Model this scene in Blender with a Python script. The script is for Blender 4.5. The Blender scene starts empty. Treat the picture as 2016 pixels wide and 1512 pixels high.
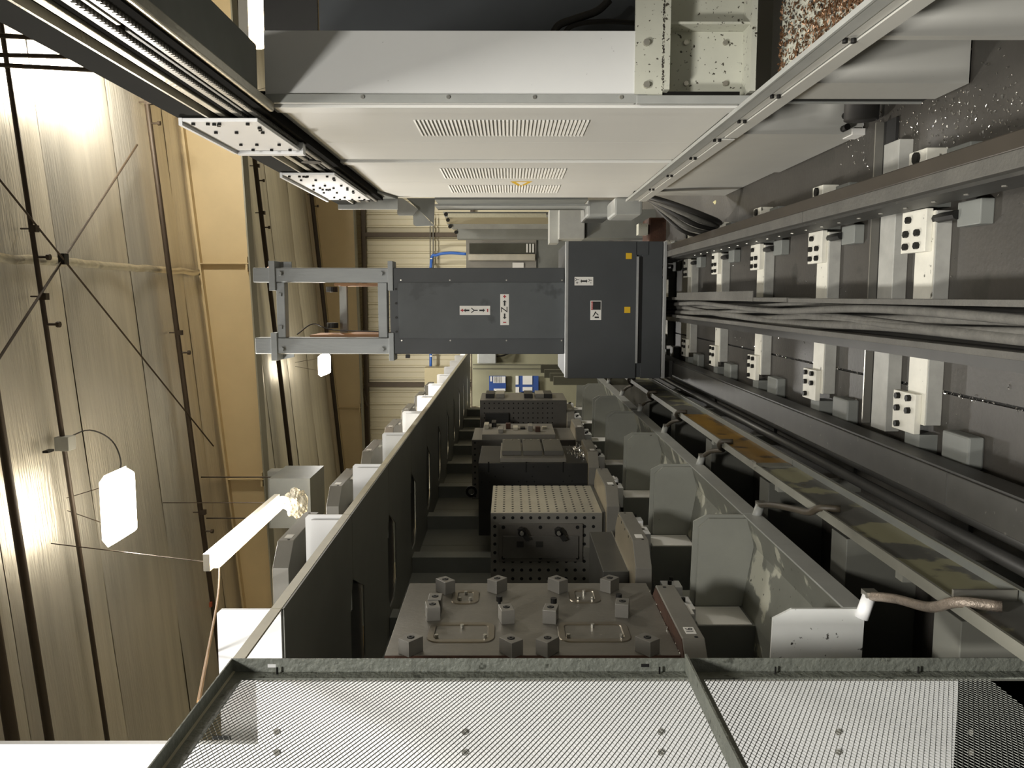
import bpy, bmesh, math, random
from mathutils import Vector, Matrix, noise
random.seed(7)
scn = bpy.context.scene
COL = scn.collection

# ------------------------------------------------------------------ camera
F, EYE, VPX, VPY = 1600.0, 1.7, 1003.0, 584.0      # focal length and vanishing point in 2016x1512 pixels
_yaw = math.atan((756 - VPY) / F)
_pit = math.atan((1008 - VPX) / math.hypot(F, 756 - VPY))
FW = Vector((-math.sin(_yaw) * math.cos(_pit), math.cos(_yaw) * math.cos(_pit), -math.sin(_pit)))
RT = Vector((math.cos(_yaw), math.sin(_yaw), 0))
UP = RT.cross(FW)
cam_d = bpy.data.cameras.new('camera'); cam = bpy.data.objects.new('camera', cam_d); COL.objects.link(cam)
cam_d.sensor_fit = 'HORIZONTAL'; cam_d.sensor_width = 36.0; cam_d.lens = F / 2016 * 36.0
cam_d.clip_start = 0.05; cam_d.clip_end = 200
cm = Matrix((( -UP.x, RT.x, -FW.x, 0), (-UP.y, RT.y, -FW.y, 0), (-UP.z, RT.z, -FW.z, EYE), (0, 0, 0, 1)))
cam.matrix_world = cm                              # the phone was held sideways: world up is image left
scn.camera = cam

def P(x, y, X=None, Y=None, Z=None):
    """the point of a known plane (wall X, wall Y or level Z) seen at a photo pixel; used to measure the place"""
    d = FW * F + RT * (756 - y) - UP * (x - 1008)
    t = X / d.x if X is not None else Y / d.y if Y is not None else (Z - EYE) / d.z
    return Vector((d.x * t, d.y * t, EYE + d.z * t))

# ------------------------------------------------------------------ world, exposure
w = bpy.data.worlds.new('world'); scn.world = w; w.use_nodes = True
w.node_tree.nodes['Background'].inputs[0].default_value = (0.95, 0.97, 1.0, 1)
w.node_tree.nodes['Background'].inputs[1].default_value = 0.08
vs = scn.view_settings
vs.view_transform = 'Standard'; vs.look = 'None'; vs.gamma = 1.0; vs.use_curve_mapping = False
vs.exposure = 0.0
scn.cycles.use_denoising = True
scn.cycles.max_bounces = 6; scn.cycles.diffuse_bounces = 4; scn.cycles.glossy_bounces = 3
scn.cycles.sample_clamp_indirect = 4.0
LAMP_W = 260.0                                     # watts of one high-bay lamp

# ------------------------------------------------------------------ materials
def lin(h):
    h = h.lstrip('#'); v = [int(h[i:i + 2], 16) / 255 for i in (0, 2, 4)]
    return tuple(c / 12.92 if c <= 0.04045 else ((c + 0.055) / 1.055) ** 2.4 for c in v)

MATS = {}
def M(name, hexc, rough=0.5, metal=0.0, var=0.15, scale=4.0, bump=0.0, bscale=60.0, stretch=(1, 1, 1),
      spot=None, spot_scale=30.0, spot_t=0.66, patch=None, patch_scale=3.0, patch_t=0.5, spec=0.5):
    if name in MATS: return MATS[name]
    m = bpy.data.materials.new(name); m.use_nodes = True; MATS[name] = m
    nt = m.node_tree; N = nt.nodes; L = nt.links
    b = N['Principled BSDF']
    c = lin(hexc)
    b.inputs['Roughness'].default_value = rough; b.inputs['Metallic'].default_value = metal
    b.inputs['Specular IOR Level'].default_value = spec
    tc = N.new('ShaderNodeTexCoord'); mp = N.new('ShaderNodeMapping')
    geo = N.new('ShaderNodeNewGeometry')
    L.new(geo.outputs['Position'], mp.inputs[0]); mp.inputs['Scale'].default_value = stretch
    nz = N.new('ShaderNodeTexNoise'); nz.inputs['Scale'].default_value = scale; nz.inputs['Detail'].default_value = 6
    nz.inputs['Roughness'].default_value = 0.6
    L.new(mp.outputs[0], nz.inputs['Vector'])
    rp = N.new('ShaderNodeValToRGB'); L.new(nz.outputs['Fac'], rp.inputs[0])
    rp.color_ramp.elements[0].position = 0.28; rp.color_ramp.elements[1].position = 0.72
    rp.color_ramp.elements[0].color = (*[v * (1 - var) for v in c], 1)
    rp.color_ramp.elements[1].color = (*[min(1, v * (1 + var * 0.7)) for v in c], 1)
    out = rp.outputs[0]
    def layer(src, hexs, sc, t, soft, det):
        n2 = N.new('ShaderNodeTexNoise'); n2.inputs['Scale'].default_value = sc; n2.inputs['Detail'].default_value = det
        L.new(mp.outputs[0], n2.inputs['Vector'])
        r2 = N.new('ShaderNodeValToRGB'); L.new(n2.outputs['Fac'], r2.inputs[0])
        r2.color_ramp.elements[0].position = t; r2.color_ramp.elements[1].position = min(1, t + soft)
        mx = N.new('ShaderNodeMix'); mx.data_type = 'RGBA'
        L.new(r2.outputs[0], mx.inputs[0]); L.new(src, mx.inputs[6]); mx.inputs[7].default_value = (*lin(hexs), 1)
        return mx.outputs[2]
    if patch: out = layer(out, patch, patch_scale, patch_t, 0.03, 8)
    if spot: out = layer(out, spot, spot_scale, spot_t, 0.04, 4)
    L.new(out, b.inputs['Base Color'])
    if bump:
        n3 = N.new('ShaderNodeTexNoise'); n3.inputs['Scale'].default_value = bscale; n3.inputs['Detail'].default_value = 4
        L.new(mp.outputs[0], n3.inputs['Vector'])
        bp = N.new('ShaderNodeBump'); bp.inputs['Strength'].default_value = bump; bp.inputs['Distance'].default_value = 0.01
        L.new(n3.outputs['Fac'], bp.inputs['Height']); L.new(bp.outputs[0], b.inputs['Normal'])
    return m

def emit(name, hexc, strength):
    m = bpy.data.materials.new(name); m.use_nodes = True; MATS[name] = m
    b = m.node_tree.nodes['Principled BSDF']
    b.inputs['Base Color'].default_value = (*lin(hexc), 1)
    b.inputs['Emission Color'].default_value = (*lin(hexc), 1); b.inputs['Emission Strength'].default_value = strength
    return m

concrete = M('concrete', '#413e39', 0.45, 0, 0.3, 1.6, 0.15, 40, spot='#3a3833', spot_scale=3.2, spot_t=0.6)
joint_dark = M('joint_dark', '#1c1b19', 0.9)
foil = M('foil_insulation', '#dfdbd0', 0.36, 0.7, 0.16, 1.2, 0.8, 9.0, stretch=(0.35, 5.0, 1.0))
foil_tape = M('foil_tape', '#d8d2c2', 0.3, 0.8, 0.1, 8, 0.8, 14)
tan_paint = M('tan_paint', '#c8b48c', 0.55, 0, 0.08, 1.5)
rib_paint = M('ribbed_wall_paint', '#d5cbac', 0.45, 0, 0.06, 1.0)
grey_flange = M('grey_flange_paint', '#8b8879', 0.5, 0, 0.1)
brown_steel = M('brown_primer', '#564938', 0.6, 0, 0.15)
pipe_dark = M('dark_pipe', '#3b3024', 0.55, 0.2, 0.15)
white_panel = M('white_machine_panel', '#d3d2cc', 0.42, 0, 0.05, 1.2, stretch=(1, 1, 0.15), spot='#8d8b84', spot_scale=55, spot_t=0.76)
plinth_paint = M('plinth_grey_white_paint', '#b4b3ac', 0.45, 0, 0.07, 2.0, spot='#7d7b74', spot_scale=40, spot_t=0.74)
white_clean = M('white_sheet', '#dcdcdb', 0.4, 0, 0.04, 2.0)
white_dirty = M('white_sheet_chips', '#c9cac6', 0.45, 0, 0.08, 3.0, spot='#3a3833', spot_scale=42, spot_t=0.66)
cream_bracket = M('cream_bracket', '#bcbcae', 0.5, 0, 0.1, 4, spot='#3f3a30', spot_scale=60, spot_t=0.64)
grey_light = M('light_grey_paint', '#9b9c97', 0.45, 0, 0.12, 5)
grey_mid = M('mid_grey_paint', '#777974', 0.5, 0, 0.12, 4)
rack_grey = M('rack_grey_paint', '#757670', 0.5, 0, 0.12, 3)
rack_dark = M('rack_dark_paint', '#74746c', 0.5, 0, 0.12, 3)
tray_paint = M('tray_peeling_paint', '#76776e', 0.5, 0, 0.15, 4, patch='#b5b4a4', patch_scale=4.0, patch_t=0.54, spot='#45443c', spot_scale=26, spot_t=0.68)
gutter_paint = M('gutter_peeling_paint', '#5d5c57', 0.45, 0, 0.12, 5, patch='#8f8c70', patch_scale=3.2, patch_t=0.5, spot='#4c442c', spot_scale=20, spot_t=0.7)
gutter_yellow = M('gutter_oil_yellow', '#85641f', 0.4, 0, 0.3, 5, spot='#4a3512', spot_scale=7, spot_t=0.6)
steel = M('machined_steel', '#8d8a82', 0.36, 0.4, 0.18, 5, 0.1, 120, stretch=(1, 1, 0.25))
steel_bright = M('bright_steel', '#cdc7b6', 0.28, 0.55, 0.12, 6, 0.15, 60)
steel_dark = M('dark_steel', '#3b3a37', 0.45, 0.3, 0.2, 5)
black_iron = M('blackened_iron', '#2b2a27', 0.5, 0.3, 0.2, 4)
rust = M('rust_brown', '#4a3022', 0.7, 0.2, 0.3, 14, 0.3, 60)
bolt_black = M('bolt_black', '#1d1c1a', 0.45, 0.5, 0.1)
hole_black = M('hole_black', '#0b0b0a', 0.9)
zinc = M('zinc_bolt', '#b9b6ac', 0.3, 0.8, 0.1)
stack_dark = M('stacker_dark_paint', '#3c3f41', 0.48, 0, 0.16, 2.2)
stack_mid = M('stacker_cover_paint', '#4c5052', 0.5, 0, 0.2, 1.8, spot='#3b3e40', spot_scale=2.6, spot_t=0.6)
stack_trim = M('stacker_trim', '#9a9b9a', 0.4, 0.1, 0.12, 8)
galv = M('cast_frame_grey', '#8f9292', 0.45, 0.25, 0.14, 5, 0.1, 50, stretch=(1, 1, 0.2))
copper_plate = M('copper_brown_plate', '#9b7047', 0.5, 0.2, 0.2, 5)
rail_brown = M('rail_grease_brown', '#3d372f', 0.4, 0.25, 0.2, 3)
rail_dust = M('rail_dusty_grey', '#55534d', 0.7, 0.05, 0.2, 8, 0.3, 60)
rail_side = M('rail_side_steel', '#3d3c38', 0.5, 0.2, 0.2, 9, spot='#5c5a54', spot_scale=40, spot_t=0.68)
sleeper_top = M('sleeper_white_paint', '#d6d3c6', 0.45, 0.05, 0.14, 6, spot='#5d5a50', spot_scale=22, spot_t=0.68)
sleeper_side = M('sleeper_galvanised', '#a5a49d', 0.5, 0.15, 0.18, 9)
dust_cable = M('dusty_cable', '#5c5a54', 0.85, 0, 0.25, 18, 0.4, 40)
rubber = M('black_rubber', '#23211e', 0.6, 0, 0.15)
hose_brown = M('hose_brown', '#3f382c', 0.55, 0, 0.25, 12)
hose_metal = M('braided_hose', '#8d8174', 0.45, 0.4, 0.25, 30, 0.4, 120)
mesh_paint = M('mesh_grey_paint', '#7d7f79', 0.5, 0.1, 0.12, 20)
frame_paint = M('fence_frame_paint', '#767970', 0.55, 0.05, 0.2, 14, 0.7, 55, spot='#4d4f47', spot_scale=18, spot_t=0.66)
label_white = M('label_white', '#e4e2dc', 0.5, 0, 0.03)
label_red = M('label_red', '#a8282c', 0.5, 0, 0.03)
label_black = M('label_black', '#161616', 0.6, 0, 0.0)
label_yellow = M('label_yellow', '#d7ad12', 0.5, 0, 0.06)
notice_blue = M('notice_blue', '#33508f', 0.5, 0, 0.05)
pipe_blue = M('pipe_blue', '#3f6fc0', 0.45, 0, 0.08)
beige_cab = M('beige_cabinet', '#b6a983', 0.5, 0, 0.06)
glass_win = M('machine_window', '#4c4c44', 0.1, 0.0, 0.3, 3)
chip_brass = M('brass_chips', '#6e5138', 0.38, 0.5, 0.5, 40)
chip_steel = M('steel_chips', '#d0cdc4', 0.25, 0.9, 0.3, 40)
chip_dark = M('dark_chips', '#2b241d', 0.6, 0.2, 0.3, 40)
rope_tan = M('rope_tan', '#b98f5c', 0.8)
red_clip = M('red_clip', '#9c4a30', 0.6)
foam_yellow = M('foam_cream', '#d8cf9e', 0.8, 0, 0.1, 20, 0.4, 40)
lamp_body = M('lamp_body', '#cfcabd', 0.5)
lamp_glow = emit('lamp_diffuser_glow', '#fff3dc', 22.0)
lamp_side = emit('lamp_side_glow', '#fff3dc', 9.0)
tube_glow = emit('tube_glow', '#ffe3b4', 20.0)
plastic = bpy.data.materials.new('clear_plastic'); plastic.use_nodes = True; MATS['clear_plastic'] = plastic
_pb = plastic.node_tree.nodes['Principled BSDF']
_pb.inputs['Base Color'].default_value = (0.9, 0.88, 0.8, 1); _pb.inputs['Roughness'].default_value = 0.12
_pb.inputs['Transmission Weight'].default_value = 0.85; _pb.inputs['IOR'].default_value = 1.15

# ------------------------------------------------------------------ mesh helpers
WL = {}                                            # world location of every object made here

def tag(o, label=None, cat=None, group=None, kind=None):
    if label: o['label'] = label
    if cat: o['category'] = cat
    if group: o['group'] = group
    if kind: o['kind'] = kind
    return o

def thing(name, label, cat, loc=(0, 0, 0), group=None, kind=None):
    o = bpy.data.objects.new(name, None); COL.objects.link(o); o.empty_display_size = 0.1
    o.location = loc; WL[o.name] = Vector(loc)
    return tag(o, label, cat, group, kind)

class MB:
    def __init__(s): s.v = []; s.f = []
    def add(s, vs_, fs):
        n = len(s.v); s.v += [tuple(p) for p in vs_]; s.f += [tuple(i + n for i in f) for f in fs]; return s
    def box(s, x0, x1, y0, y1, z0, z1):
        x0, x1 = sorted((x0, x1)); y0, y1 = sorted((y0, y1)); z0, z1 = sorted((z0, z1))
        return s.add([(x0, y0, z0), (x1, y0, z0), (x1, y1, z0), (x0, y1, z0), (x0, y0, z1), (x1, y0, z1), (x1, y1, z1), (x0, y1, z1)],
                     [(3, 2, 1, 0), (4, 5, 6, 7), (0, 1, 5, 4), (1, 2, 6, 5), (2, 3, 7, 6), (3, 0, 4, 7)])
    def prism(s, poly, axis, a, b):
        """poly: 2-D outline; axis 'z' (x,y), 'y' (x,z), 'x' (y,z); extruded from a to b"""
        def pt(p, t): return (p[0], p[1], t) if axis == 'z' else (p[0], t, p[1]) if axis == 'y' else (t, p[0], p[1])
        n = len(poly)
        ar = sum(poly[i][0] * poly[(i + 1) % n][1] - poly[(i + 1) % n][0] * poly[i][1] for i in range(n))
        flip = (ar > 0) ^ (axis == 'y')
        vs_ = [pt(p, a) for p in poly] + [pt(p, b) for p in poly]
        lo = tuple(range(n)); hi = tuple(range(n, 2 * n))
        up = b > a
        good = flip == up
        fs = [lo[::-1] if good else lo, hi if good else hi[::-1]]
        for i in range(n):
            j = (i + 1) % n
            q = (i, j, n + j, n + i); fs.append(q if good else q[::-1])
        return s.add(vs_, fs)
    def cyl(s, p0, p1, r, n=10, r1=None, cap=True):
        p0 = Vector(p0); p1 = Vector(p1); d = (p1 - p0).normalized()
        a = d.orthogonal().normalized(); b = d.cross(a)
        r1 = r if r1 is None else r1
        vs_ = [p0 + (a * math.cos(t) + b * math.sin(t)) * r for t in [2 * math.pi * i / n for i in range(n)]]
        vs_ += [p1 + (a * math.cos(t) + b * math.sin(t)) * r1 for t in [2 * math.pi * i / n for i in range(n)]]
        fs = [(i, (i + 1) % n, n + (i + 1) % n, n + i) for i in range(n)]
        if cap: fs += [tuple(range(n))[::-1], tuple(range(n, 2 * n))]
        return s.add(vs_, fs)
    def tube(s, pts, r, n=8):
        pts = [Vector(p) for p in pts]; rings = []
        a = None
        for i, p in enumerate(pts):
            d = (pts[min(i + 1, len(pts) - 1)] - pts[max(i - 1, 0)]).normalized()
            a = d.orthogonal().normalized() if a is None else (a - d * a.dot(d)).normalized()
            b = d.cross(a)
            rr = r[i] if isinstance(r, (list, tuple)) else r
            rings.append([p + (a * math.cos(2 * math.pi * k / n) + b * math.sin(2 * math.pi * k / n)) * rr for k in range(n)])
        vs_ = [v for q in rings for v in q]; fs = []
        for i in range(len(rings) - 1):
            for k in range(n):
                fs.append((i * n + k, i * n + (k + 1) % n, (i + 1) * n + (k + 1) % n, (i + 1) * n + k))
        fs += [tuple(range(n))[::-1], tuple(range((len(rings) - 1) * n, len(rings) * n))]
        return s.add(vs_, fs)
    def ring(s, c, axis, r0, r1, h, n=20):
        c = Vector(c); d = Vector(axis).normalized(); a = d.orthogonal().normalized(); b = d.cross(a)
        vs_ = []
        for z in (0, h):
            for r in (r0, r1):
                vs_ += [c + d * z + (a * math.cos(2 * math.pi * k / n) + b * math.sin(2 * math.pi * k / n)) * r for k in range(n)]
        fs = []
        for k in range(n):
            j = (k + 1) % n
            fs += [(k, j, n + j, n + k), (2 * n + k, 3 * n + k, 3 * n + j, 2 * n + j), (n + k, n + j, 3 * n + j, 3 * n + k), (k, 2 * n + k, 2 * n + j, j)]
        return s.add(vs_, fs)
    def build(s, name, mat, parent=None, label=None, cat=None, group=None, kind=None, bevel=0.0, smooth=False):
        lo = [min(p[i] for p in s.v) for i in range(3)]; hi = [max(p[i] for p in s.v) for i in range(3)]
        org = Vector(((lo[0] + hi[0]) / 2, (lo[1] + hi[1]) / 2, lo[2] if parent is None else (lo[2] + hi[2]) / 2))
        me = bpy.data.meshes.new(name)
        me.from_pydata([tuple(Vector(p) - org) for p in s.v], [], s.f); me.update()
        if smooth:
            me.polygons.foreach_set('use_smooth', [True] * len(me.polygons))
        if mat: me.materials.append(mat)
        o = bpy.data.objects.new(name, me); COL.objects.link(o)
        WL[o.name] = org
        if parent is not None:
            o.parent = parent; o.location = org - WL[parent.name]
        else:
            o.location = org
        if bevel:
            b = o.modifiers.new('bevel', 'BEVEL'); b.width = bevel; b.segments = 2; b.limit_method = 'ANGLE'
        return tag(o, label, cat, group, kind)

def box(name, mat, x0, x1, y0, y1, z0, z1, parent=None, bevel=0.0, **k):
    return MB().box(x0, x1, y0, y1, z0, z1).build(name, mat, parent, bevel=bevel, **k)

def dup(src, delta, parent=None, **k):
    """copy one object (sharing its mesh) with all its parts, moved by delta"""
    c = src.copy(); COL.objects.link(c); delta = Vector(delta)
    WL[c.name] = WL[src.name] + delta
    c.parent = parent
    c.location = WL[c.name] - (WL[parent.name] if parent is not None else Vector())
    for ch in list(src.children): dup(ch, delta, c)
    return tag(c, **k)

def scatter(name, mat, spots, parent, proto):
    """alike pieces of one thing: proto(mb, first spot) builds the first, the others share its mesh"""
    mb = MB(); proto(mb, Vector(spots[0])); first = mb.build(name, mat, parent)
    for s in spots[1:]: dup(first, Vector(s) - Vector(spots[0]), parent)
    return first

def bolt(ax, r=0.008, h=0.008, n=6):
    d = Vector(ax)
    return lambda mb, p: mb.cyl(p, p + d * h, r, n)

def text(name, body, mat, size, loc, face, parent, depth=0.0006, spin=0.0):
    cu = bpy.data.curves.new(name, 'FONT'); cu.body = body; cu.size = size; cu.align_x = 'CENTER'; cu.align_y = 'CENTER'; cu.extrude = depth
    tmp = bpy.data.objects.new('tmp', cu)
    me = bpy.data.meshes.new_from_object(tmp); bpy.data.objects.remove(tmp); bpy.data.curves.remove(cu)
    R = Matrix.Rotation(math.radians(90), 4, 'X')                              # faces -Y
    if face == '+x': R = Matrix.Rotation(math.radians(90), 4, 'Z') @ R
    if face == '-x': R = Matrix.Rotation(math.radians(-90), 4, 'Z') @ R
    if spin: R = R @ Matrix.Rotation(spin, 4, 'Z')
    me.transform(R); me.materials.clear(); me.materials.append(mat)
    o = bpy.data.objects.new(name, me); COL.objects.link(o); o.parent = parent
    WL[o.name] = Vector(loc); o.location = Vector(loc) - WL[parent.name]
    return o

def curve_pts(pts, n=24):
    """Catmull-Rom through the points"""
    P_ = [Vector(p) for p in pts]; P_ = [P_[0] * 2 - P_[1]] + P_ + [P_[-1] * 2 - P_[-2]]
    out = []; seg = len(P_) - 3
    for i in range(seg):
        a, b, c, d = P_[i:i + 4]
        m = max(2, n // seg)
        for k in range(m):
            t = k / m
            out.append(0.5 * ((2 * b) + (c - a) * t + (2 * a - 5 * b + 4 * c - d) * t * t + (3 * b - a - 3 * c + d) * t ** 3))
    out.append(P_[-2]); return out

ORD = ['nearest', 'second', 'third', 'fourth', 'fifth', 'sixth', 'seventh', 'eighth', 'ninth', 'tenth', 'eleventh', 'twelfth']

# ================================================================== THE HALL
def roofz(x): return 6.0 + 0.0875 * x
floor = box('floor', joint_dark, -9.2, 11.2, -4, 20.0, -0.20, -0.012, kind='structure')
box('floor_slab', concrete, -9.2, -0.376, -4, 20.0, -0.012, 0.0, floor)
box('floor_slab', concrete, -0.364, 11.2, -4, 20.0, -0.012, 0.0, floor)

# roof: foil faced insulation sheets sagging between purlins, rising to the right
roof_b = MB(); roof_b.prism([(-9.2, roofz(-9.2) + 0.16), (11.2, roofz(11.2) + 0.16), (11.2, roofz(11.2) + 0.22), (-9.2, roofz(-9.2) + 0.22)], 'y', -4, 20)
ceiling = roof_b  .build('ceiling', rib_paint, kind='structure')
PITCH = 1.5
def foil_strip(y0, seed):
    mb = MB(); nx, ny = 40, 8; vs_ = []
    for j in range(ny + 1):
        t = j / ny
        for i in range(nx + 1):
            x = -9.2 + 20.4 * i / nx
            sag = 0.05 * math.sin(math.pi * t) ** 0.6 + 0.012 * noise.noise(Vector((x * 0.7, (y0 + t * PITCH) * 2.3, seed)))
            vs_.append((x, y0 + 0.008 + t * (PITCH - 0.016), roofz(x) + 0.06 - sag))
    fs = [(j * (nx + 1) + i, (j + 1) * (nx + 1) + i, (j + 1) * (nx + 1) + i + 1, j * (nx + 1) + i + 1) for j in range(ny) for i in range(nx)]
    mb.add(vs_, fs); return mb
k = 0; y = -4.0
while y < 19.9:
    foil_strip(y, k * 3.1).build('foil_sheet', foil, ceiling, smooth=True); y += PITCH; k += 1
# crinkled tape seam running the length of the roof
tp = MB(); vs_ = []
for i in range(160):
    yy = 5.5 + 6.0 * i / 159
    c = 0.33 + 0.02 * noise.noise(Vector((yy * 3, 1, 2)))
    for s, dz in ((-0.04, 0.0), (0, -0.02 - 0.015 * noise.noise(Vector((yy * 9, 4, 2)))), (0.04, 0.0)):
        vs_.append((c + s, yy, roofz(c + s) - 0.012 + dz))
tp.add(vs_, [(i * 3 + j, i * 3 + j + 1, i * 3 + j + 4, i * 3 + j + 3) for i in range(159) for j in range(2)])
tp.build('seam_tape', foil_tape, ceiling, smooth=True)

# walls
wall_back = box('wall_back', rib_paint, -9.2, 11.2, 19.75, 19.95, 0, 7.2, kind='structure')
def rib_panel(x0):
    mb = MB(); prof = []
    for r in range(3):
        a = x0 + r * 0.305
        prof += [(a, 19.74), (a + 0.11, 19.74), (a + 0.125, 19.73), (a + 0.14, 19.74), (a + 0.225, 19.74), (a + 0.245, 19.705), (a + 0.275, 19.705), (a + 0.295, 19.74)]
    prof += [(x0 + 0.912, 19.74), (x0 + 0.912, 19.76), (x0, 19.76)]
    mb.prism(prof, 'z', 0.0, 6.1); return mb
rp0 = rib_panel(-5.0).build('ribbed_wall_sheet', rib_paint, wall_back)
for i in range(1, 12): dup(rp0, (0.915 * i, 0, 0), wall_back)
box('wall_left', rib_paint, -9.4, -9.2, -4, 20, 0, 6.0, kind='structure')
box('wall_right', rib_paint, 11.2, 11.4, -4, 20, 0, 7.4, kind='structure')

# portal frame rafters (deep tan web, grey bottom flange)
def rafter(name, y, zb0, slope):
    t = thing(name, None, None, (0, y, zb0), kind='structure')
    xl, xr = -9.1, 11.1
    zb = lambda x: zb0 + slope * x
    MB().prism([(xl, zb(xl)), (xr, zb(xr)), (xr, roofz(xr) + 0.02), (xl, roofz(xl) + 0.02)], 'y', y - 0.006, y + 0.006).build('web', tan_paint, t)
    MB().prism([(xl, zb(xl) - 0.02), (xr, zb(xr) - 0.02), (xr, zb(xr)), (xl, zb(xl))], 'y', y - 0.12, y + 0.12).build('bottom_flange', grey_flange, t)
    MB().prism([(xl, roofz(xl) - 0.05), (xr, roofz(xr) - 0.05), (xr, roofz(xr) - 0.03), (xl, roofz(xl) - 0.03)], 'y', y - 0.10, y + 0.10).build('top_flange', tan_paint, t)
    for x in (-5.6, -2.6, 0.45, 3.4, 6.4):
        box('stiffener', tan_paint, x, x + 0.012, y - 0.11, y - 0.006, zb(x), roofz(x) - 0.04, t)
        MB().prism([(x - 0.1, zb(x) + 0.02), (x + 0.1, zb(x) + 0.02), (x + 0.1, zb(x) + 0.05), (x - 0.1, zb(x) + 0.05)], 'y', y - 0.10, y - 0.01).build('splice_plate', tan_paint, t)
rafter('trim_1', 11.5, 5.30, 0.036)
rafter('trim_2', 19.0, 5.23, 0.02)
# horizontal girts and a bracing post on the end wall
g = thing('trim_3', None, None, (0, 19.66, 5.0), kind='structure')
box('girt', brown_steel, -9, 11, 19.55, 19.70, 5.12, 5.22, g)
box('girt', brown_steel, -9, 11, 19.60, 19.70, 2.55, 2.63, g)
box('wall_post', brown_steel, P(800, 462, Y=19.6).x - 0.05, P(800, 462, Y=19.6).x + 0.05, 19.56, 19.70, 0, 5.12, g)
box('wall_post', brown_steel, P(800, 757, Y=19.6).x - 0.05, P(800, 757, Y=19.6).x + 0.05, 19.56, 19.70, 0, 5.12, g)
MB().cyl(P(722, 800, Y=19.5), P(712, 757, Y=19.5), 0.03).build('diagonal_brace', brown_steel, g)

# sprinkler pipes hung under the roof with drops
def sprinkler(y, x0, x1, drop, r, drops, label):
    t = thing('sprinkler_pipe', label, 'pipe', (0, y, roofz(0) - drop), group='sprinkler pipes under the roof')
    MB().cyl((x0, y, roofz(x0) - drop), (x1, y, roofz(x1) - drop), r, 10).build('pipe', pipe_dark, t, smooth=True)
    for x in drops:
        z = roofz(x) - drop
        MB().cyl((x, y, z), (x, y, z - 0.10), 0.012, 6).cyl((x, y, z - 0.10), (x, y, z - 0.13), 0.028, 8).build('sprinkler_head', pipe_dark, t)
        MB().cyl((x + 0.25, y, z + r), (x + 0.25, y, roofz(x) + 0.02), 0.008, 6).box(x + 0.22, x + 0.28, y - 0.03, y + 0.03, z - r - 0.01, z + r + 0.01).build('hanger', pipe_dark, t)
sprinkler(10.2, -8.8, 10.8, 0.10, 0.032, (2.1, -0.7, -3.0), 'dark sprinkler pipe crossing the foil roof between round lamp and rafter')
sprinkler(7.35, -8.8, 10.8, 0.10, 0.022, (0.35, -0.25), 'thin dark pipe crossing the foil roof beside the round lamp')
sprinkler(6.5, -8.8, 10.8, 0.10, 0.036, (), 'dark sprinkler pipe on the foil roof nearest the camera')
sprinkler(6.05, -8.8, 10.8, 0.10, 0.05, (), 'dark pipe at the left picture edge beside the foil roof')
sprinkler(14.4, -8.8, 10.8, 0.10, 0.04, (2.0, 1.2), 'dark sprinkler pipe on the roof between the two rafters')
sprinkler(18.4, -8.8, 10.8, 0.10, 0.045, (2.0,), 'dark sprinkler pipe on the roof beside the far rafter')

# cross bracing rods under the roof
def rod(a, b, r, label):
    a = Vector(a); b = Vector(b)
    return MB().cyl(a, b, r, 6).build('brace_rod', pipe_dark, label=label, cat='brace rod', group='cross bracing rods')
def rz(x, y, drop=0.12): return (x, y, roofz(x) - drop)
def RP(x, y, drop=0.12):
    d = FW * F + RT * (756 - y) - UP * (x - 1008)
    t = (6.0 - drop - EYE) / (d.z - 0.0875 * d.x)
    return Vector((d.x * t, d.y * t, EYE + d.z * t))
rod(RP(270, 285), RP(-160, 950), 0.012, 'thin brace rod running from the dark pipe down to the left picture edge')
rod(RP(-140, 180, 0.15), RP(420, 878, 0.15), 0.010, 'thin brace rod running from the left picture edge toward the strip lamp')
_c = RP(125, 510, 0.13)
box('brace_clamp', bolt_black, _c.x - 0.05, _c.x + 0.05, _c.y - 0.04, _c.y + 0.04, _c.z - 0.03, _c.z + 0.03, label='small dark clamp where two roof brace rods cross', cat='clamp')

# ================================================================== FLOOR TRACK
tr = thing('guide_rail', 'grease brown floor rail with bolted steel edge right of the cable tray', 'rail', (0.40, 4, 0.0), group='floor rails of the stacker')
box('rail_beam', rail_brown, 0.405, 0.459, 0.7, 14.5, 0.075, 0.298, tr, bevel=0.004)
box('running_strip', rail_dust, 0.353, 0.405, 0.7, 3.94, 0.09, 0.300, tr, bevel=0.003)
box('running_strip', rail_dust, 0.353, 0.405, 3.95, 14.5, 0.09, 0.300, tr, bevel=0.003)
box('side_rail', rail_side, 0.341, 0.353, 0.7, 14.5, 0.10, 0.262, tr)
scatter('bolt', zinc, [(0.341, 1.5 + 0.21 * i, 0.175) for i in range(26)], tr, bolt((-1, 0, 0), 0.009, 0.004, 8))
tl = thing('guide_rail', 'dark flat topped floor rail left of the cable tray', 'rail', (-0.65, 4, 0.0), group='floor rails of the stacker')
box('rail_beam', rail_side, -0.716, -0.597, 0.7, 2.72, 0.07, 0.205, tl, bevel=0.004)
box('rail_beam', rail_side, -0.716, -0.597, 2.724, 14.5, 0.07, 0.205, tl, bevel=0.004)
box('side_rail', steel_dark, -0.597, -0.589, 0.7, 14.5, 0.105, 0.195, tl)

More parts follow.
